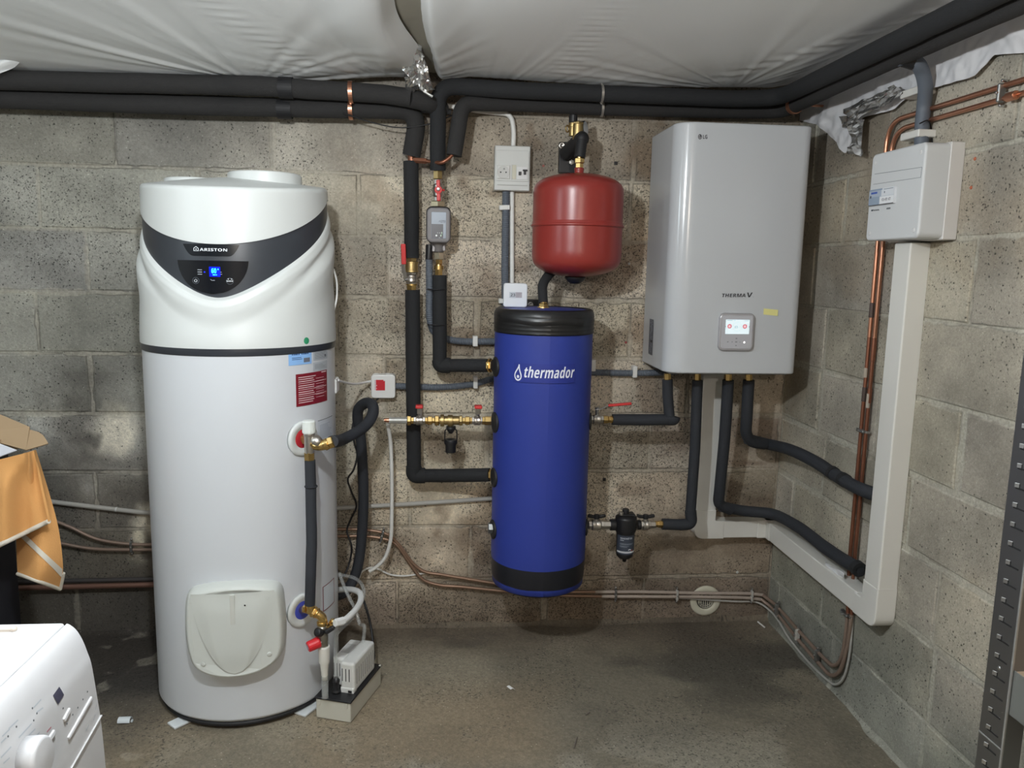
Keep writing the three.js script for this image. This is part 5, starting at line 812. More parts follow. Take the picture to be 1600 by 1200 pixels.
{
  const d = 0.02, t = thing('conduit', 'grey ribbed conduit and white tube dropping from the socket box behind the thermostat', 'conduit', onBack(795, 470, d));
  part(t, 'ribbed_tube', ribbed([onBack(790.5, 298, d), onBack(790, 350, d), onBack(789, 420, d), onBack(789.5, 478, d), onBack(792, 540, d)], 0.0135), M.greyConduit); part(t, 'smooth_tube', tube([onBack(800, 298, 0.014), onBack(800, 470, 0.014), onBack(800, 540, 0.014)], 0.0085), M.lightPVC);
  parts(t, 'saddle', [bar(onBack(779.5, 325, 0.012), onBack(796, 324.5, 0.012), 0.05, 0.017, 0.003, V(0, 1, 0)), bar(onBack(779, 470, 0.012), onBack(795, 470, 0.012), 0.05, 0.017, 0.003, V(0, 1, 0))], M.lightPVC, 'pale conduit saddle');
}
solo('conduit', 'white conduit bending down into the socket box\'s top', 'conduit', tube(fillet([onBack(690, 164, 0.02), onBack(760, 175, 0.02), onBack(799, 178, 0.025), onBack(803, 205, 0.03), onBack(802, 228, 0.03)], 0.06), 0.0085, 14), M.lightPVC);
{
  const d = 0.022, t = thing('conduit', 'grey ribbed conduit from the circulator pump down and across to the blue tank', 'conduit', onBack(690, 540, d));
  part(t, 'ribbed_tube', [ribbed(spline([onBack(670.5, 404, 0.1), onBack(671, 450, 0.095), onBack(672, 500, 0.085), onBack(680, 520, 0.05), onBack(700, 530, 0.026), onBack(725, 533.5, d), onBack(765, 533.5, d), onBack(800, 533, d)], 120), 0.0125)], M.greyConduit);
  part(t, 'saddle', [box(onBack(738.5, 533, 0.03).x, onBack(746.5, 533, 0.03).x, onBack(740, 541, 0.03).y, onBack(740, 525, 0.03).y, 0.0, 0.04, 0.003)], M.lightPVC, 'pale conduit saddle');
}
{
  const d = 0.022, t = thing('conduit', 'grey ribbed conduit from the white junction box behind the blue tank to the wall-hung unit', 'conduit', onBack(800, 600, d));
  part(t, 'ribbed_tube', ribbed(spline([onBack(615, 603, d), onBack(640, 604, d), onBack(690, 605, d), onBack(740, 600, d), onBack(770, 592, d), onBack(850, 583, d), onBack(925, 582, d), onBack(985, 583, d), onBack(1035, 582, d + 0.01), onBack(1060, 580, d + 0.02)], 150), 0.0118), M.greyConduit);
  for (const [x, y] of [[743, 598], [992, 581], [927, 571]]) part(t, 'saddle', [box(onBack(x - 3.5, y, 0.03).x, onBack(x + 3.5, y, 0.03).x, onBack(x, y + 9, 0.03).y, onBack(x, y - 9, 0.03).y, 0.0, 0.038, 0.003)], M.lightPVC, 'pale conduit saddle');
}
{
  const d = 0.045, a = onBack(579.5, 585.5, d), b = onBack(617.5, 622.5, d), t = thing('junction_box', 'small white square junction box with red label beside the white heater', 'junction box', V((a.x + b.x) / 2, b.y, 0.02));
  part(t, 'case', place(extr(rrect(b.x - a.x, a.y - b.y, 0.011), d, 0.004), V((a.x + b.x) / 2, (a.y + b.y) / 2, 0), V(1, 0, 0), V(0, 1, 0)), M.white);
  parts(t, 'grommet', [[588, 584.5], [606, 584.5]].map(([x, y]) => turn(onBack(x, y + 2, 0.022), onBack(x, y - 6, 0.022), [[0, 0], [0.012, 0], [0.010, 0.006], [0.007, 0.008], [0, 0.008]], 16)), M.white);
  const lab = canvasTex(160, 128, (g, w, h) => { g.fillStyle = '#d9dcde'; g.fillRect(0, 0, w, h); g.fillStyle = '#c4182a'; g.fillRect(22, 0, w - 22, h); g.fillStyle = '#d9dcde'; g.fillRect(w - 24, 0, 24, 14); g.fillStyle = '#b33'; for (let k = 0; k < 6; k++) g.fillRect(3, 10 + k * 20, 12, 6); g.fillStyle = '#e8b8bc'; g.fillRect(26, 62, 14, 14); g.fillRect(26, 98, 12, 12); });
  const q = (x, y) => onBack(x, y, d + 0.0008); decal(t, 'label', quad(q(585, 610), q(601.5, 610), q(601.5, 593.5), q(585, 593.5)), lab);
}
solo('cable', 'white cable from the heater\'s side to the white junction box', 'cable', tube(spline([onBack(528, 594, 0.33), onBack(540, 598, 0.25), onBack(556, 600, 0.12), onBack(572, 597, 0.05), onBack(582, 595, 0.03)], 40), 0.0042, 8), M.white);
solo('cable', 'black cable hanging in waves from the junction box behind the white heater', 'cable', tube(spline([onBack(592, 621, 0.03), onBack(583, 630, 0.04), onBack(562, 645, 0.06), onBack(551, 664, 0.07), onBack(553, 690, 0.08), onBack(558, 710, 0.08), onBack(552, 735, 0.085), onBack(543.5, 748, 0.09), onBack(549, 768, 0.09), onBack(557, 790, 0.09), onBack(548, 812, 0.09), onBack(542, 830, 0.09), onBack(549, 852, 0.1), onBack(547, 875, 0.1), onBack(540, 895, 0.12), onBack(531, 906, 0.15)], 120), 0.0036, 8), M.cable);
solo('cable', 'thin white cable clipped from the drain pipe across to the copper pipes', 'cable', [tube(spline([onBack(560, 905, 0.06), onBack(566, 893, 0.05), onBack(580, 887, 0.03), onBack(592, 890, 0.02), onBack(610, 898, 0.015), onBack(632, 900, 0.012), onBack(655, 897, 0.012), onBack(672, 895, 0.012)], 60), 0.0036, 8)], M.lightPVC);

// ---------------------------------------------------------------- long copper pipes along both walls
{
  const B = (L, d = 0.022) => L.map(([x, y]) => onBack(x, y, d)), R = (L, d = 0.02) => L.map(([x, y]) => onRight(x, y, d));
  const tan = mat([0.34, 0.22, 0.155], 0.42, 0.6), dull = mat([0.34, 0.25, 0.20], 0.5, 0.5);
  const mk = (label, left, mid, pale, right, zv, yTop, d) => {
    const t = thing('copper_pipe', label, 'pipe', V(0, 0.12, 0.02));
    part(t, 'tube', tube(spline(B(left), 60), 0.0062), dull); part(t, 'tube', tube(spline(B(mid), 80), 0.0062), tan);
    part(t, 'painted_tube', tube(spline(B(pale), 40), 0.0065), M.copperPainted, 'pale paint-spattered stretch');
    const lr = R(right, d), top = onRight(1345, 700, d); part(t, 'tube', tube(spline([B(pale)[pale.length - 1], ...lr.slice(0, 2), ...lr.slice(2)], 60), 0.0066), dull);
    const e = lr[lr.length - 1], x = XR - d; part(t, 'riser', tube(fillet([e, V(x, 0.45, zv - 0.001), V(x, 1.2, zv)], 0.1), 0.0060), M.copperOld, 'dark red-brown riser');
    part(t, 'riser', tube(fillet([V(x, 1.2, zv), V(x, yTop, zv), V(x, yTop - 0.006, 3.0)], 0.075, 14), 0.0062), M.copper, 'bright copper riser and upper run');
    parts(t, 'solder_joint', [rod(V(x, yTop > 1.82 ? 1.26 : 1.13, zv), V(x, yTop > 1.82 ? 1.305 : 1.20, zv), 0.0075), rod(V(x, 1.0, zv), V(x, 1.045, zv), 0.0073)], yTop > 1.82 ? mat([0.10, 0.07, 0.06], 0.6, 0.4) : M.copperOld);
    part(t, 'paint_smear', rod(V(x - 0.002, yTop > 1.82 ? 1.075 : 0.985, zv), V(x - 0.002, yTop > 1.82 ? 1.105 : 1.03, zv), 0.0063), mat([0.42, 0.36, 0.29], 0.7));
  };
  mk('copper pipe, upper of two running round both walls and up the right wall', [[60, 806], [88, 815], [110, 824], [150, 842], [200, 850], [240, 851], [380, 845], [528, 827]], [[528, 827], [570, 828], [605, 835], [622, 850], [645, 880], [662, 893], [690, 898], [720, 903], [770, 911], [860, 924], [930, 925]], [[930, 925], [1000, 925], [1100, 927], [1175, 928], [1192, 930]], [[1209, 943], [1250, 988], [1288, 1029], [1302, 1040], [1313, 1032], [1320, 1005], [1325, 960]], 0.601, 1.836, 0.016);
  mk('copper pipe, lower of two running round both walls and up the right wall', [[60, 841], [90, 848], [120, 854], [150, 858], [240, 859], [380, 857], [528, 838]], [[528, 838], [570, 838], [600, 842], [618, 850], [640, 880], [660, 905], [685, 914], [720, 917], [800, 925], [860, 930], [940, 932]], [[940, 932], [1100, 933], [1170, 934.5], [1190, 937]], [[1206, 950], [1245, 997], [1280, 1037], [1298, 1055], [1312, 1049], [1324, 1010], [1331, 960]], 0.630, 1.806, 0.016);
  solo('cable', 'grey cable below the copper pipes round the corner and up beside the risers', 'cable', [tube(spline([...B([[1060, 934], [1100, 937], [1150, 940], [1185, 942]], 0.014), ...R([[1206, 957], [1235, 1000], [1262, 1033], [1290, 1060], [1305, 1070], [1318, 1060], [1328, 1020], [1333, 960], [1338, 900]], 0.01)], 120), 0.0042, 8)], M.greyPVC);
  const clip = (label, p, n, up, m = M.galv) => { const t = thing('pipe_clip', label, 'clip', p); const s = n.clone().cross(up); part(t, 'strap', [bar(p.clone().addScaledVector(up, -0.022), p.clone().addScaledVector(up, 0.022), 0.010, 0.019, 0.006, n)], m); parts(t, 'screw', [screwHead(p.clone().addScaledVector(up, -0.028), n), screwHead(p.clone().addScaledVector(up, 0.028), n), rod(p.clone().addScaledVector(n, -0.02), p.clone().addScaledVector(n, 0.014), 0.0035)], M.steel); };
  const nz = V(0, 0, 1), nx = V(-1, 0, 0), uy = V(0, 1, 0);
  clip('small metal clip on the copper pipes left of the white heater', onBack(205, 854, 0.023), nz, uy); clip('small metal clip on the copper pipes between the heater and the white drain pipe', onBack(597, 837, 0.023), nz, V(0.25, 0.97, 0)); clip('small metal clip on the copper pipes right of the blue tank\'s foot', onBack(962, 929, 0.023), nz, uy); clip('small clip on the copper pipes left of the round white vent', onBack(1058, 930, 0.022), nz, uy, M.greyPVC); clip('small clip on the copper pipes between the round vent and the corner', onBack(1175, 931, 0.022), nz, uy, M.greyPVC);
  clip('metal clip on the copper pipes at the room corner', onRight(1214, 952, 0.02), nx, uy); clip('metal clip on the copper pipes along the foot of the right wall', onRight(1246, 992, 0.02), nx, uy, M.greyPVC); clip('metal clip on the copper pipes just before they turn up', onRight(1277, 1024, 0.02), nx, uy);
  clip('metal double clip on the copper risers left of the white trunking', V(XR - 0.022, onRight(1345, 672, 0.02).y, 0.6145), nx, V(0, 0, 1)); clip('metal double clip on the copper risers below the white trunking', V(XR - 0.022, onRight(1315, 953, 0.02).y, 0.614), nx, V(0, 0, 1)); clip('metal double clip on the copper pipes at the far upper right', V(XR - 0.022, 1.818, onRight(1565, 150, 0.02).z), nx, uy);
  { const p = V(XR - 0.022, 1.803, onRight(1576, 147, 0.02).z); solo('pipe_joint', 'shiny copper joint beside the far upper right clip', 'fitting', rod(p, p.clone().add(V(0, 0, 0.03)), 0.0105), M.copper); }
}
{ const t = thing('conduit', 'grey plastic conduit along the back wall behind the heater', 'conduit', onBack(500, 790, 0.02)); part(t, 'tube', tube(spline([onBack(40, 778, 0.015), onBack(88, 785, 0.015), onBack(180, 796, 0.015), onBack(240, 802, 0.015), onBack(400, 803, 0.015), onBack(530, 794, 0.015), onBack(650, 787, 0.015), onBack(780, 778, 0.015), onBack(850, 772, 0.015)], 80), 0.0085), M.greyPVC); const p = onBack(181, 796, 0.015); part(t, 'joint', rod(onBack(180, 795.8, 0.015), onBack(183, 796.3, 0.015), 0.0092), M.boxGrey); }
solo('copper_pipe', 'red-brown pipe low on the back wall left of the white heater', 'pipe', tube([onBack(-120, 921, 0.03), onBack(90, 917.5, 0.03), onBack(245, 913.5, 0.03), onBack(330, 911, 0.03)], 0.010, 14), mat([0.22, 0.12, 0.09], 0.5, 0.4));
solo('dark_pipe', 'dark pipe just above the red-brown pipe left of the white heater', 'pipe', tube([onBack(-120, 912, 0.02), onBack(90, 908, 0.02), onBack(330, 903, 0.02)], 0.008, 14), mat([0.05, 0.045, 0.045], 0.6));

// ---------------------------------------------------------------- consumer unit and its supply on the right wall
{
  const z0 = 0.690, z1 = 0.943, y0 = 1.485, y1 = 1.728, d = 0.105, t = thing('consumer_unit', 'white electrical consumer unit on the right wall above the trunking', 'fuse box', V(XR, y0, (z0 + z1) / 2));
  const onto = (g, dd, zc, yc) => place(g, V(XR - dd, yc, zc), V(0, 0, 1), V(0, 1, 0)), zc = (z0 + z1) / 2, yc = (y0 + y1) / 2;
  part(t, 'back_box', onto(extr(rrect(z1 - z0 + 0.004, y1 - y0 + 0.003, 0.004), 0.038, 0.002), 0, zc, yc), mat([0.66, 0.64, 0.62], 0.42));
  const cv = part(t, 'cover', onto(extr(rrect(z1 - z0, y1 - y0 - 0.002, 0.016), d - 0.034, 0.006, 4), 0.034, zc, yc), mat([0.65, 0.665, 0.675], 0.4));
  const P = (px, py, dd = d + 0.0008) => { const q = onRight(px, py, dd); return q; };
  const line = (a, b, w = 0.0012) => bar(P(...a, d), P(...b, d), w, w, 0.0003, V(1, 0, 0));
  part(cv, 'label_window', [line([1367, 272], [1441, 261]), line([1441, 261], [1439, 277]), line([1439, 277], [1365, 288])], mat([0.22, 0.24, 0.26], 0.6), 'thin grey outline of the label window');
  const zA = P(1361, 310).z, zB = P(1400, 305).z, yA = P(1400, 317).y, yB = P(1400, 291).y;
  const br = canvasTex(512, 320, (g, w, h) => { g.fillStyle = '#dde1e6'; g.fillRect(0, 0, w, h); g.fillStyle = '#8b9bb0'; g.fillRect(0, 0, w * 0.53, 30); g.fillStyle = '#a9b5c4'; g.fillRect(0, 30, w * 0.5, 130); g.fillStyle = '#8fa0b4'; g.fillRect(0, 150, w * 0.44, h); g.fillStyle = '#2f54b0'; g.fillRect(40, 52, 130, 40); g.fillStyle = '#3d4654'; g.fillRect(20, 120, 30, 50); g.fillStyle = '#606a78'; g.fillRect(300, 20, 190, 10); g.fillRect(310, 62, 18, 40); g.fillStyle = '#c3c9d0'; g.fillRect(250, 150, 262, 6); g.fillStyle = '#eceef0'; g.fillRect(w * 0.46, 170, w, h); g.fillStyle = '#6a7078'; for (const x of [280, 350, 420]) { g.fillRect(x, 200, 34, 26); g.fillRect(x + 6, 236, 18, 8); } g.fillStyle = '#2a2e34'; g.fillRect(0, 306, w, 14); });
  const bk = part(t, 'breaker_row', box(XR - d - 0.006, XR - d + 0.02, yA, yB, zA, zB, 0.001), mat([0.68, 0.70, 0.73], 0.4)); const xf = XR - d - 0.0066;
  decal(bk, 'breaker_front', quad(V(xf, yA, zA), V(xf, yA, zB), V(xf, yB, zB), V(xf, yB, zA)), br, { rough: 0.35 });
  parts(bk, 'toggle', [0.58, 0.70, 0.83].map((k) => box(xf - 0.004, xf + 0.002, lerp(yA, yB, 0.22), lerp(yA, yB, 0.34), lerp(zA, zB, k), lerp(zA, zB, k + 0.06), 0.0006, 1)), mat([0.5, 0.5, 0.52], 0.4));
  const tx = canvasTex(512, 48, (g, w, h) => { g.clearRect(0, 0, w, h); g.fillStyle = '#4a5058'; g.fillRect(6, 12, 44, 20); for (let k = 0; k < 9; k++) g.fillRect(58 + k * 15, 14 + (k % 3) * 3, 10, 16 - (k % 2) * 4); for (let k = 0; k < 4; k++) g.fillRect(352 + k * 22, 12, 15, 20); });
  const ya = P(1370, 331).y, yb = P(1370, 325).y, za = P(1361, 328).z, zb = P(1397, 325).z; decal(cv, 'printed_text', quad(V(XR - d - 0.0006, ya, za), V(XR - d - 0.0006, ya, zb), V(XR - d - 0.0006, yb, zb), V(XR - d - 0.0006, yb, za)), tx, { alpha: true });
  parts(cv, 'cover_screw', [[z0 + 0.02, y1 - 0.025], [z1 - 0.02, y1 - 0.025], [z0 + 0.02, y0 + 0.022], [z1 - 0.02, y0 + 0.022]].map(([z, y]) => turn(V(XR - d + 0.001, y, z), V(0, y, z), [[0, 0], [0.006, 0], [0.006, 0.0016], [0.004, 0.0022], [0, 0.0022]], 16)), mat([0.7, 0.7, 0.7], 0.4));
}
{
  const d = 0.03, t = thing('conduit', 'thick dark grey conduit dropping from the ceiling pipes into the consumer unit', 'conduit', onRight(1445, 220, d));
  part(t, 'tube', tube(spline([onRight(1405, 92, 0.13), onRight(1418, 92, 0.11), onRight(1432, 98, 0.09), onRight(1441, 112, 0.065), onRight(1446, 135, 0.045), onRight(1444, 165, d), onRight(1441, 195, d), onRight(1440, 235, d)], 60), 0.0185, 18), M.greyConduit);
  part(t, 'coupling', tube([onRight(1414, 92, 0.118), onRight(1430, 97, 0.092)], 0.0205, 18), M.blackPlastic);
  for (const y of [140, 208]) part(t, 'saddle', [box(XR - 0.052, XR, onRight(1445, y + 6, d).y, onRight(1445, y - 6, d).y, onRight(1438, y, 0.0).z - 0.01, onRight(1464, y, 0.0).z, 0.004)], M.trunk, 'cream conduit saddle');
  part(t, 'thin_wire', tube(spline([onRight(1437, 193, 0.055), onRight(1450, 188, 0.03), onRight(1455, 200, 0.006), onRight(1457, 224, 0.006)], 20), 0.0018, 6), M.cable);
}
// ---------------------------------------------------------------- vent, plugs and marks on the walls
{
  const c = V(1.061, 0.086, 0.0), n = V(0, 0, 1), t = thing('wall_vent', 'round cream plastic vent on the back wall behind the copper pipes', 'vent', V(1.061, 0.02, 0));
  part(t, 'flange', turn(c, c.clone().add(n), [[0.034, 0], [0.0625, 0], [0.0625, 0.004], [0.056, 0.0075], [0.042, 0.008], [0.036, 0.004], [0.034, 0]], 48), mat([0.60, 0.58, 0.47], 0.5));
  part(t, 'dark_back', turn(c, c.clone().add(n), [[0, 0.0012], [0.036, 0.0012], [0.036, 0.0]], 32), M.blackPlastic);
  for (let k = -3; k <= 3; k++) { const x = k * 0.0085, h = Math.sqrt(0.030 ** 2 - x * x) * 0.9; part(t, 'slat', box(c.x + x - 0.002, c.x + x + 0.002, c.y - h, c.y + h * 0.4, 0.001, 0.005, 0.0008, 1), mat([0.5, 0.48, 0.4], 0.5)); }
  parts(t, 'inner_ring', [turn(c, c.clone().add(n), [[0.0285, 0.001], [0.031, 0.001], [0.031, 0.006], [0.0285, 0.006], [0.0285, 0.001]], 36), turn(c, c.clone().add(n), [[0.021, 0.001], [0.0228, 0.001], [0.0228, 0.005], [0.021, 0.005], [0.021, 0.001]], 36)], mat([0.5, 0.48, 0.4], 0.5));
}
{
  const orange = mat([0.50, 0.13, 0.06], 0.6), pin = (name, label, cat, p, n, r, m) => solo(name, label, cat, [turn(p.clone().addScaledVector(n, -0.012), p.clone().addScaledVector(n, 1), [[0, 0], [r, 0], [r, 0.013], [r * 0.75, 0.0145], [r * 0.3, 0.0148], [r * 0.3, 0.012], [0, 0.012]], 14)], m);
  const z = V(0, 0, 1), x = V(-1, 0, 0);
  pin('wall_plug', 'orange wall plug right of the consumer unit, upper of two', 'wall plug', onRight(1524, 248), x, 0.0045, orange); pin('wall_plug', 'orange wall plug right of the consumer unit, lower of two', 'wall plug', onRight(1518, 293), x, 0.0045, orange);
  pin('wall_plug', 'red wall plug left of the wall-hung unit above its conduit', 'wall plug', onBack(978, 535), z, 0.0045, mat([0.35, 0.03, 0.04], 0.6)); pin('wall_plug', 'red wall plug between the socket box and the red vessel', 'wall plug', onBack(849, 259), z, 0.0045, mat([0.4, 0.12, 0.10], 0.6));
  pin('screw', 'screw in the wall right of the red vessel', 'screw', onBack(983, 412), z, 0.0045, M.steel); pin('screw', 'screw in the wall below the red-lever pipe right of the tank', 'screw', onBack(944, 702), z, 0.0045, M.galv); pin('screw', 'white plug in the wall above the round vent', 'screw', onBack(1152, 894), z, 0.0055, M.boxGrey);
  pin('screw', 'small bright screw under the wall-hung unit\'s left edge', 'screw', onBack(1006, 569), z, 0.004, M.steel);
  for (const [px, py, l] of [[962, 255, 'small black square hole plug left of the wall-hung unit'], [944, 749, 'small black square hole plug right of the blue tank']]) { const p = onBack(px, py); solo('hole_plug', l, 'wall plug', box(p.x - 0.006, p.x + 0.006, p.y - 0.006, p.y + 0.006, -0.008, 0.0055, 0.001), M.blackPlastic); }
}
// ---------------------------------------------------------------- condensate pump beside the heater
{
  const o = V(-0.376, 0, 0.607), ax = V(0.948, 0, 0.319).normalize(), az = V(0.319, 0, -0.948).normalize(), P = (x, y, z) => o.clone().addScaledVector(ax, x).addScaledVector(az, z).add(V(0, y, 0));
  const W = 0.116, L = 0.235, H = 0.066, t = thing('condensate_pump', 'white condensate pump on cream basin beside the heater\'s foot', 'pump', P(W / 2, 0, L / 2));
  const lay = (g) => { g.applyMatrix4(new THREE.Matrix4().makeBasis(ax, V(0, 1, 0), az.clone().negate())); g.translate(o.x, o.y, o.z); return g; };   // local x across, y up, -z to the rear
  const bx = (x0, x1, y0, y1, z0, z1, r = 0.003, s = 2) => lay(box(x0, x1, y0, y1, -z1, -z0, r, s));
  part(t, 'basin', [bx(0, W, 0.001, H, 0, L, 0.004), bx(0.008, 0.016, H - 0.02, H - 0.002, -0.0025, 0.004, 0.002), bx(W - 0.018, W - 0.010, H - 0.02, H - 0.002, -0.0025, 0.004, 0.002), bx(W - 0.004, W + 0.003, H - 0.004, H + 0.008, L - 0.012, L - 0.002, 0.002)], mat([0.56, 0.55, 0.48], 0.45));
  part(t, 'black_lid', bx(-0.003, W + 0.003, H, H + 0.006, -0.004, L + 0.002, 0.002), M.blackPlastic);
  const wm = mat([0.72, 0.73, 0.71], 0.4), mainBody = part(t, 'motor_cover', [bx(0.060, 0.108, H + 0.006, 0.170, 0.045, 0.205, 0.009, 4), bx(0.020, 0.064, H + 0.006, 0.166, 0.075, 0.205, 0.009, 4), bx(0.062, 0.106, H + 0.003, H + 0.022, 0.043, 0.07, 0.003)], wm);
  for (let k = 0; k < 3; k++) part(mainBody, 'vent_slot', bx(0.0665 + k * 0.0115, 0.0695 + k * 0.0115, 0.108, 0.150, 0.0443, 0.05, 0.0008, 1), M.blackPlastic);
  for (let k = 0; k < 3; k++) part(mainBody, 'vent_slot', bx(0.024 + k * 0.010, 0.0266 + k * 0.010, 0.105, 0.148, 0.0743, 0.08, 0.0008, 1), M.blackPlastic);
  for (let k = 0; k < 9; k++) part(mainBody, 'vent_slot', bx(0.1055, 0.1088, 0.095, 0.145, 0.062 + k * 0.0155, 0.066 + k * 0.0155, 0.0008, 1), mat([0.30, 0.30, 0.29], 0.6));
  part(mainBody, 'foot_latch', bx(0.088, 0.100, H + 0.008, H + 0.015, 0.041, 0.046, 0.001, 1), M.blackPlastic);
  part(mainBody, 'worn_print', lay(quad(V(0.030, 0.1664, -0.11), V(0.058, 0.1664, -0.11), V(0.058, 0.1664, -0.17), V(0.030, 0.1664, -0.17))), mat([0.50, 0.51, 0.50], 0.6));
  part(t, 'outlet_fitting', [turn(P(0.050, H + 0.004, 0.040), P(0.050, 1, 0.040), [[0, 0], [0.016, 0], [0.014, 0.008], [0.0095, 0.012], [0.009, 0.034], [0.011, 0.035], [0.011, 0.042], [0.0075, 0.043], [0.007, 0.05], [0, 0.05]], 20)], M.blackPlastic);
  const clear = M.clear, q = P(0.050, H + 0.05, 0.040);
  solo('clear_hose', 'clear hose rising from the condensate pump\'s outlet and crossing behind the white hose', 'hose', tube(spline([q, V(q.x - 0.002, q.y + 0.07, q.z), V(q.x + 0.0, q.y + 0.13, q.z - 0.01), onBack(530, 985, 0.62), onBack(548, 968, 0.56), onBack(558, 950, 0.5), onBack(568, 932, 0.42), onBack(566, 915, 0.36), onBack(555, 904, 0.3), onBack(542, 900, 0.26), onBack(528, 898, 0.24)], 80), 0.0062, 12), clear);
  const w = P(0.075, 0.165, 0.185); solo('clear_hose', 'clear hose running from the condensate pump\'s rear up behind the white heater', 'hose', tube(spline([w, V(w.x + 0.004, w.y + 0.06, w.z), onBack(562, 975, 0.42), onBack(556, 955, 0.4), onBack(546, 935, 0.38), onBack(537, 915, 0.36), onBack(530, 895, 0.34)], 60), 0.0058, 12), clear);
  solo('cable', 'black cable arching down to the condensate pump\'s rear', 'cable', tube(spline([onBack(552, 918, 0.22), onBack(566, 935, 0.26), onBack(575, 960, 0.3), onBack(581, 990, 0.34), onBack(583, 1010, 0.37), P(0.10, 0.10, 0.212), P(0.09, 0.08, 0.206)], 60), 0.0042, 8), M.cable);
}
// ---------------------------------------------------------------- washing machine
{
  const zA = 1.73, zB = 2.32, t = thing('washing_machine', 'white washing machine with curved control fascia, nearest the viewer', 'washing machine', V(-0.83, 0, 2.02));
  const cur = new THREE.SplineCurve([[-0.514, 0.5], [-0.5145, 0.611], [-0.517, 0.686], [-0.5205, 0.729], [-0.5255, 0.781], [-0.5305, 0.803], [-0.5355, 0.820], [-0.5405, 0.832], [-0.546, 0.841], [-0.553, 0.8475], [-0.5575, 0.8495]].map(([x, y]) => new THREE.Vector2(x, y))).getPoints(70);
  const s = new THREE.Shape([new THREE.Vector2(-0.5585, 0.05), new THREE.Vector2(-0.514, 0.05), ...cur]);
  const wm = mat([0.56, 0.565, 0.58], 0.34);
  const cut = (g) => g.translate(0, 0, zA);
  part(t, 'fascia', [cut(new THREE.ExtrudeGeometry(s, { depth: zB - zA, bevelEnabled: false })), grid((u, v) => { const p = cur[Math.round(v * 70)]; return V(p.x + 0.0003, p.y + 0.0001, lerp(zA, zB, u)); }, 1, 70, true)], wm);
  part(t, 'cabinet', [box(-1.12, -0.562, 0.03, 0.838, zA, zB, 0.008)], wm);
  part(t, 'top_panel', [box(-1.125, -0.5605, 0.838, 0.8505, zA - 0.003, zB + 0.003, 0.005)], wm);
  part(t, 'lid', [box(-1.09, -0.625, 0.846, 0.8535, zA + 0.04, zB - 0.04, 0.0035)], wm); part(t, 'lid_hinge', [box(-0.66, -0.622, 0.8490, 0.8550, zA + 0.018, zA + 0.026, 0.0015), ball(V(-0.622, 0.853, zA + 0.022), 0.005)], mat([0.62, 0.55, 0.48], 0.5));
  for (const [x, z] of [[-1.07, zA + 0.06], [-0.6, zA + 0.06], [-1.07, zB - 0.06], [-0.6, zB - 0.06]]) part(t, 'foot', rod(V(x, 0, z), V(x, 0.034, z), 0.02), M.blackPlastic);
  // what is on the sloping fascia: at(py, z) gives the point of the profile
  const prof = s.getPoints().filter((p) => p.x > -0.5576 && p.y > 0.1), X = (y) => { for (let i = 0; i < prof.length - 1; i++) if ((prof[i].y - y) * (prof[i + 1].y - y) <= 0) return lerp(prof[i].x, prof[i + 1].x, (y - prof[i].y) / (prof[i + 1].y - prof[i].y || 1)); return -0.514; };
  const hit = (px, py) => { let d = 0.52; for (let k = 0; k < 6; k++) { const q = onRight(px, py, XR + d); d = -X(q.y); } return onRight(px, py, XR + d); };
  const plate = (P4, lift, nu = 6, nv = 6) => grid((u, v) => { const a = P4[0].clone().lerp(P4[1], u), b = P4[3].clone().lerp(P4[2], u), p = a.lerp(b, v); p.x = X(p.y) + lift; return p; }, nu, nv, true);
  part(t, 'dark_badge', plate([hit(81, 1087), hit(89, 1101), hit(98.5, 1086), hit(91, 1073)], 0.0012), mat([0.055, 0.055, 0.085], 0.35), 'dark diamond badge');
  const bt = (a, b, w, m = wm) => { const A = hit(...a), Bq = hit(...b); return bar(A, Bq, w, 0.006, 0.002, V(0.97, 0.2, 0)); };
  part(t, 'button', bt([98, 1127], [108, 1108], 0.007), wm); part(t, 'button', bt([105, 1155], [142, 1090], 0.006), wm); part(t, 'button', bt([75, 1157], [84, 1143], 0.008), wm);
  part(t, 'panel_seam', bt([157, 1118], [108, 1204], 0.002), mat([0.45, 0.45, 0.46], 0.5));
  parts(t, 'indicator', [[98, 1107], [121, 1106], [129, 1093], [136, 1081], [104, 1131], [113, 1117], [50, 1107], [57, 1115], [25, 1136], [12, 1151], [80, 1155], [52, 1126]].map(([x, y]) => { const p = hit(x, y); return ball(p, 0.0016, 0.6, 1, 1); }), mat([0.08, 0.09, 0.10], 0.4));
  const ink = mat([0.42, 0.46, 0.50], 0.6), red = mat([0.5, 0.16, 0.2], 0.6), strokes = (L, m) => parts(t, 'printed_line', L.map(([a, b, c, d]) => { const A = hit(a, b), Bq = hit(c, d); return plate([A, A.clone().add(V(0, -0.0018, 0.0002)), Bq.clone().add(V(0, -0.0018, 0.0002)), Bq], 0.0006, 1, 4); }), m);
  strokes([[51, 1105, 63, 1092], [56, 1112, 66, 1105], [12, 1138, 27, 1124], [2, 1150, 14, 1138], [28, 1152, 48, 1130], [40, 1152, 54, 1138], [46, 1160, 61, 1143], [0, 1183, 16, 1166], [4, 1192, 14, 1183], [58, 1165, 68, 1154], [0, 1160, 8, 1152], [133, 1142, 138, 1132], [148, 1108, 150, 1100], [145, 1125, 148, 1116]], ink); strokes([[72, 1143, 79, 1135]], red);
  const kc = hit(42, 1187); part(t, 'programme_knob', turn(V(kc.x - 0.002, kc.y, kc.z), V(kc.x + 1, kc.y + 0.08, kc.z), [[0, 0], [0.0285, 0], [0.0275, 0.018], [0.0265, 0.022], [0.023, 0.0245], [0, 0.0255]], 40), wm, 'white round programme knob');
}
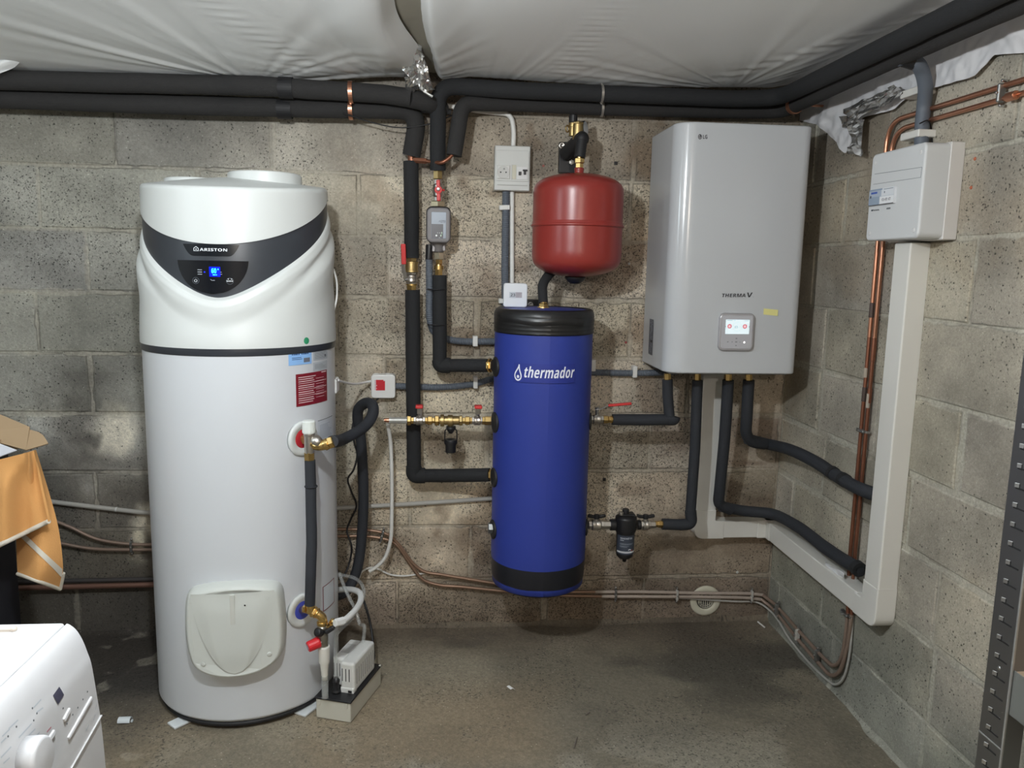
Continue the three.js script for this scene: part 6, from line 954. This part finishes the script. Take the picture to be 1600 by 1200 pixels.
// ---------------------------------------------------------------- dark cabinet, cardboard box and towel at the left edge
solo('cabinet', 'dark cabinet at the left edge under the orange towel', 'cabinet', [box(-1.85, -1.275, 0.04, 0.80, 0.50, 0.72, 0.004), box(-1.83, -1.29, 0.0, 0.05, 0.52, 0.70, 0.002), box(-1.85, -1.275, 0.795, 0.82, 0.50, 0.72, 0.004)], mat([0.020, 0.020, 0.026], 0.5));
{
  const t = thing('cardboard_box', 'open cardboard box with raised flaps at the left edge above the towel', 'box', V(-1.5, 0.82, 0.52)), cb = mat([0.36, 0.255, 0.15], 0.8, 0, { side: THREE.DoubleSide });
  const z = 0.60, pl = (L, th) => { const P = L.map(([x, y, d]) => onBack(x, y, d)); const n = P[1].clone().sub(P[0]).cross(P[2].clone().sub(P[0])).normalize().multiplyScalar(th), g = []; const top = P, bt = P.map((p) => p.clone().sub(n)); const pos = []; const tri = (a, b, c) => pos.push(a.x, a.y, a.z, b.x, b.y, b.z, c.x, c.y, c.z); for (let i = 1; i < P.length - 1; i++) { tri(top[0], top[i], top[i + 1]); tri(bt[0], bt[i + 1], bt[i]); } for (let i = 0; i < P.length; i++) { const k = (i + 1) % P.length; tri(top[i], bt[i], top[k]); tri(top[k], bt[i], bt[k]); } const q = new THREE.BufferGeometry(); q.setAttribute('position', new THREE.Float32BufferAttribute(pos, 3)); q.computeVertexNormals(); return q; };
  part(t, 'walls', [box(-1.84, -1.265, 0.823, 0.868, 0.45, 0.454, 0.001), box(-1.84, -1.265, 0.823, 0.868, 0.636, 0.64, 0.001), box(-1.269, -1.265, 0.823, 0.868, 0.45, 0.64, 0.001), box(-1.84, -1.265, 0.82, 0.824, 0.45, 0.64, 0.001)], cb);
  part(t, 'flap', pl([[-60, 676, 0.55], [40, 703, 0.56], [46, 667, 0.52], [-60, 622, 0.50]], 0.004), cb); part(t, 'flap', pl([[39.5, 703.5, 0.56], [75, 693, 0.54], [73, 689, 0.535], [67, 680, 0.525], [60, 675, 0.52], [45.5, 671, 0.52]], 0.004), cb);
  part(t, 'white_lining', pl([[-60, 672, 0.575], [26, 704.5, 0.575], [0, 714, 0.62], [-60, 720, 0.62]], 0.003), mat([0.66, 0.68, 0.74], 0.5));
}
{
  const t = thing('towel', 'orange towel with cream trim hanging at the left edge below the cardboard box', 'towel', V(-1.2, 0.42, 0.75));
  const n = 160, d = new Uint8Array(n * n * 4); for (let y = 0; y < n; y++) for (let x = 0; x < n; x++) { const i = (y * n + x) * 4, k = 120 + 70 * (hash(x, y, 131) - 0.5) + 60 * (vn(x * 0.3, y * 0.3, 132) - 0.5); d[i] = d[i + 1] = d[i + 2] = k; d[i + 3] = 255; }
  const bt = dataTex(d, n, n, false); bt.repeat.set(3, 4);
  const cloth = mat([0.66, 0.335, 0.115], 0.92, 0, { bumpMap: bt, bumpScale: 0.0015, sheen: 0.3, physical: true }), trim = mat([0.62, 0.58, 0.50], 0.85);
  const curve = (L) => { const c = new THREE.CatmullRomCurve3(L.map(([x, y]) => V(x, y, 0)), false, 'centripetal'); return (u) => { const p = c.getPoint(u); return [p.x, p.y]; }; };
  const sheet = (Lf, Rf, zf) => (u, v) => { const a = Lf(v), b = Rf(v), x = lerp(a[0], b[0], u), y = lerp(a[1], b[1], u); return onBack(x, y, zf(u, v)); };
  const bL = curve([[30, 712], [27, 780], [25, 840], [27, 897]]), bR = curve([[56, 703], [66, 735], [78, 775], [90, 820], [97, 868], [98, 895], [93, 921]]);
  const back = sheet(bL, bR, (u, v) => 0.655 + 0.035 * Math.sin(u * 4.2 - 0.4) + 0.02 * Math.sin(v * 7 + u * 3) + 0.02 * v); part(t, 'back_layer', shell(back, 40, 50, 0.006, true), cloth);
  const fL = curve([[-70, 735], [-75, 790], [-80, 890]]), fR = curve([[53, 704.5], [58, 735], [66, 775], [75, 815]]);
  const front = sheet(fL, fR, (u, v) => 0.745 + 0.03 * Math.sin(u * 11 + 1.0 + v) * sm(0.05, 0.5, v) - 0.02 * (1 - v) - 0.04 * sm(0.85, 1, u)); part(t, 'front_layer', shell(front, 60, 40, 0.006, true), cloth);
  const over = shell((u, v) => V(lerp(-1.76, -1.20, u), 0.832 + 0.028 * Math.sin(v * 2.6) + 0.006 * fbm(u * 8, v * 6, 141, 2) - 0.02 * sm(0.9, 1, u), lerp(0.645, 0.75, v)), 30, 12, 0.006, true); part(t, 'top_fold', over, cloth);
  const hem = (f, path, r) => sweep(path.map(([u, v]) => f(u, v).add(V(0, 0, -0.002))), r, { seg: 8 });
  const run = (a, b, k = 40) => Array.from({ length: k + 1 }, (_, i) => [lerp(a[0], b[0], i / k), lerp(a[1], b[1], i / k)]);
  part(t, 'trim', [hem(front, run([0, 1], [1, 1]), 0.007)], trim, 'cream edge trim'); part(t, 'trim', [hem(back, [...run([0, 1], [1, 1], 30), ...run([1, 1], [1, 0.84], 10)], 0.0055)], trim, 'cream edge trim');
  const band = grid((u, v) => { const c = back(u, 0.60 + 0.235 * Math.pow(u, 1.2) + (v - 0.5) * lerp(0.05, 0.085, u)); c.z += 0.004; return c; }, 30, 4); part(t, 'woven_band', band, mat([0.62, 0.58, 0.50], 0.85, 0, { side: THREE.DoubleSide }), 'diagonal cream woven band');
}
// ---------------------------------------------------------------- galvanised shelf at the right edge
{
  const x = 0.95, zF = 1.757, zB = 1.699, t = thing('metal_shelf', 'galvanised slotted-post shelf at the right edge of the view', 'shelf', V(1.12, 0, 1.73));
  const gv = mat([0.27, 0.275, 0.285], 0.33, 0.95), edge = mat([0.5, 0.51, 0.51], 0.35, 0.7);
  const up = part(t, 'upright', [box(x, x + 0.0025, 0.0, 1.30, zB, zF, 0.0008), box(x, x + 0.035, 0.0, 1.30, zF - 0.0025, zF, 0.0008)], gv); part(up, 'folded_edge', box(x - 0.0008, x + 0.003, 0.0, 1.30, zF - 0.003, zF + 0.001, 0.0012), edge); part(up, 'joint_line', box(x - 0.0012, x + 0.002, 0.600, 0.6025, zB, zF, 0.0004, 1), edge);
  for (let k = 0; k < 38; k++) { const y = 0.02 + k * 0.0332; part(up, 'slot', [box(x - 0.0006, x + 0.001, y - 0.0015, y + 0.0015, zB + 0.026, zB + 0.046, 0.0004, 1), box(x - 0.0006, x + 0.001, y - 0.002, y + 0.008, zB + 0.018, zB + 0.028, 0.0004, 1)], M.blackRubber); part(up, 'slot_tab', [bar(V(x - 0.003, y + 0.0048, zB + 0.019), V(x + 0.0002, y + 0.0048, zB + 0.0262), 0.0075, 0.0012, 0.0005, V(1, 0, 0))], M.steel); }
  parts(up, 'rivet', [turn(V(x, 0.735, zB + 0.03), V(-1, 0.735, zB + 0.03), [[0, 0], [0.004, 0], [0.003, 0.0015], [0, 0.002]], 14), turn(V(x, 0.50, zB + 0.04), V(-1, 0.50, zB + 0.04), [[0, 0], [0.004, 0], [0.003, 0.0015], [0, 0.002]], 14)], M.steel);
  part(t, 'beam', [box(x + 0.004, x + 0.006, 0.667, 0.746, zF - 0.045, 2.75, 0.0008), box(x + 0.004, x + 0.03, 0.667, 0.669, zF - 0.045, 2.75, 0.0008)], mat([0.22, 0.23, 0.22], 0.5, 0.5));
  part(t, 'board', box(x + 0.007, XR - 0.04, 0.728, 0.744, zF - 0.05, 2.75, 0.002), mat([0.36, 0.27, 0.19], 0.8), 'brown chipboard shelf');
  part(t, 'end_beam', box(x + 0.01, XR - 0.04, 0.667, 0.752, zF - 0.054, zF - 0.051, 0.0008), gv);
  part(t, 'upright', [box(XR - 0.04, XR - 0.0375, 0, 1.30, zB, zF, 0.0008), box(XR - 0.072, XR - 0.04, 0, 1.30, zB, zB + 0.0025, 0.0008)], gv);
}
// ---------------------------------------------------------------- bits on the floor
{
  const p = onFloor(195, 1128), pl = mat([0.70, 0.74, 0.76], 0.5); const half = grid((u, v) => { const a = (u - 0.08) * Math.PI * 0.92; return V(p.x + (v - 0.5) * 0.038, 0.0015 + 0.013 * Math.sin(Math.max(0.03, a)), p.z + 0.013 * Math.cos(a)); }, 12, 4); half.computeVertexNormals();
  solo('plastic_offcut', 'small white half-round plastic offcut on the floor left of the heater', 'offcut', [shell((u, v) => { const a = Math.PI * (0.03 + 0.94 * u); return V(p.x + (v - 0.5) * 0.036, 0.002 + 0.013 * Math.sin(a), p.z + 0.013 * Math.cos(a)); }, 12, 3, 0.0012, true), box(p.x + 0.018, p.x + 0.024, 0.0005, 0.006, p.z - 0.004, p.z + 0.006, 0.001)], pl);
  const wedge = (label, a, b, w) => { const A = onFloor(...a), Bq = onFloor(...b); solo('shim', label, 'shim', bar(A.setY(0.0045), Bq.setY(0.006), w, 0.007, 0.002), pl); };
  wedge('white plastic shim under the front left of the heater', [267, 1137], [300, 1122], 0.045); wedge('white plastic shim under the heater beside the condensate pump', [468, 1119], [500, 1095], 0.045);
  const q = onFloor(798, 1076); solo('paper_scrap', 'tiny white paper scrap in the middle of the floor', 'paper', shell((u, v) => V(q.x + (u - 0.5) * 0.014 + (v - .5) * 0.012, 0.002 + 0.004 * Math.sin(u * 3), q.z + (v - 0.5) * 0.02), 4, 4, 0.0006, true), M.white);
  const twig = (label, a, b) => { const A = onFloor(...a).setY(0.0022), Bq = onFloor(...b).setY(0.0022); solo('wood_splinter', label, 'splinter', bar(A, Bq, 0.004, 0.003, 0.001), mat([0.12, 0.10, 0.08], 0.8)); };
  twig('thin dark splinter on the floor near the bottom middle', [897, 1170], [902, 1153]); twig('short dark splinter on the floor below the blue tank', [915, 1119], [922, 1114]);
  const a = onFloor(1184, 973).setY(0.004), b = onFloor(1195, 982).setY(0.004); solo('cable_end', 'short pale cable end on the floor at the room corner', 'offcut', rod(a, b, 0.003), M.lightPVC);
}
scene.traverse((o) => { if (o.isMesh && o.name !== 'bulb') { o.castShadow = true; o.receiveShadow = true; } });
renderer.render(scene, camera);
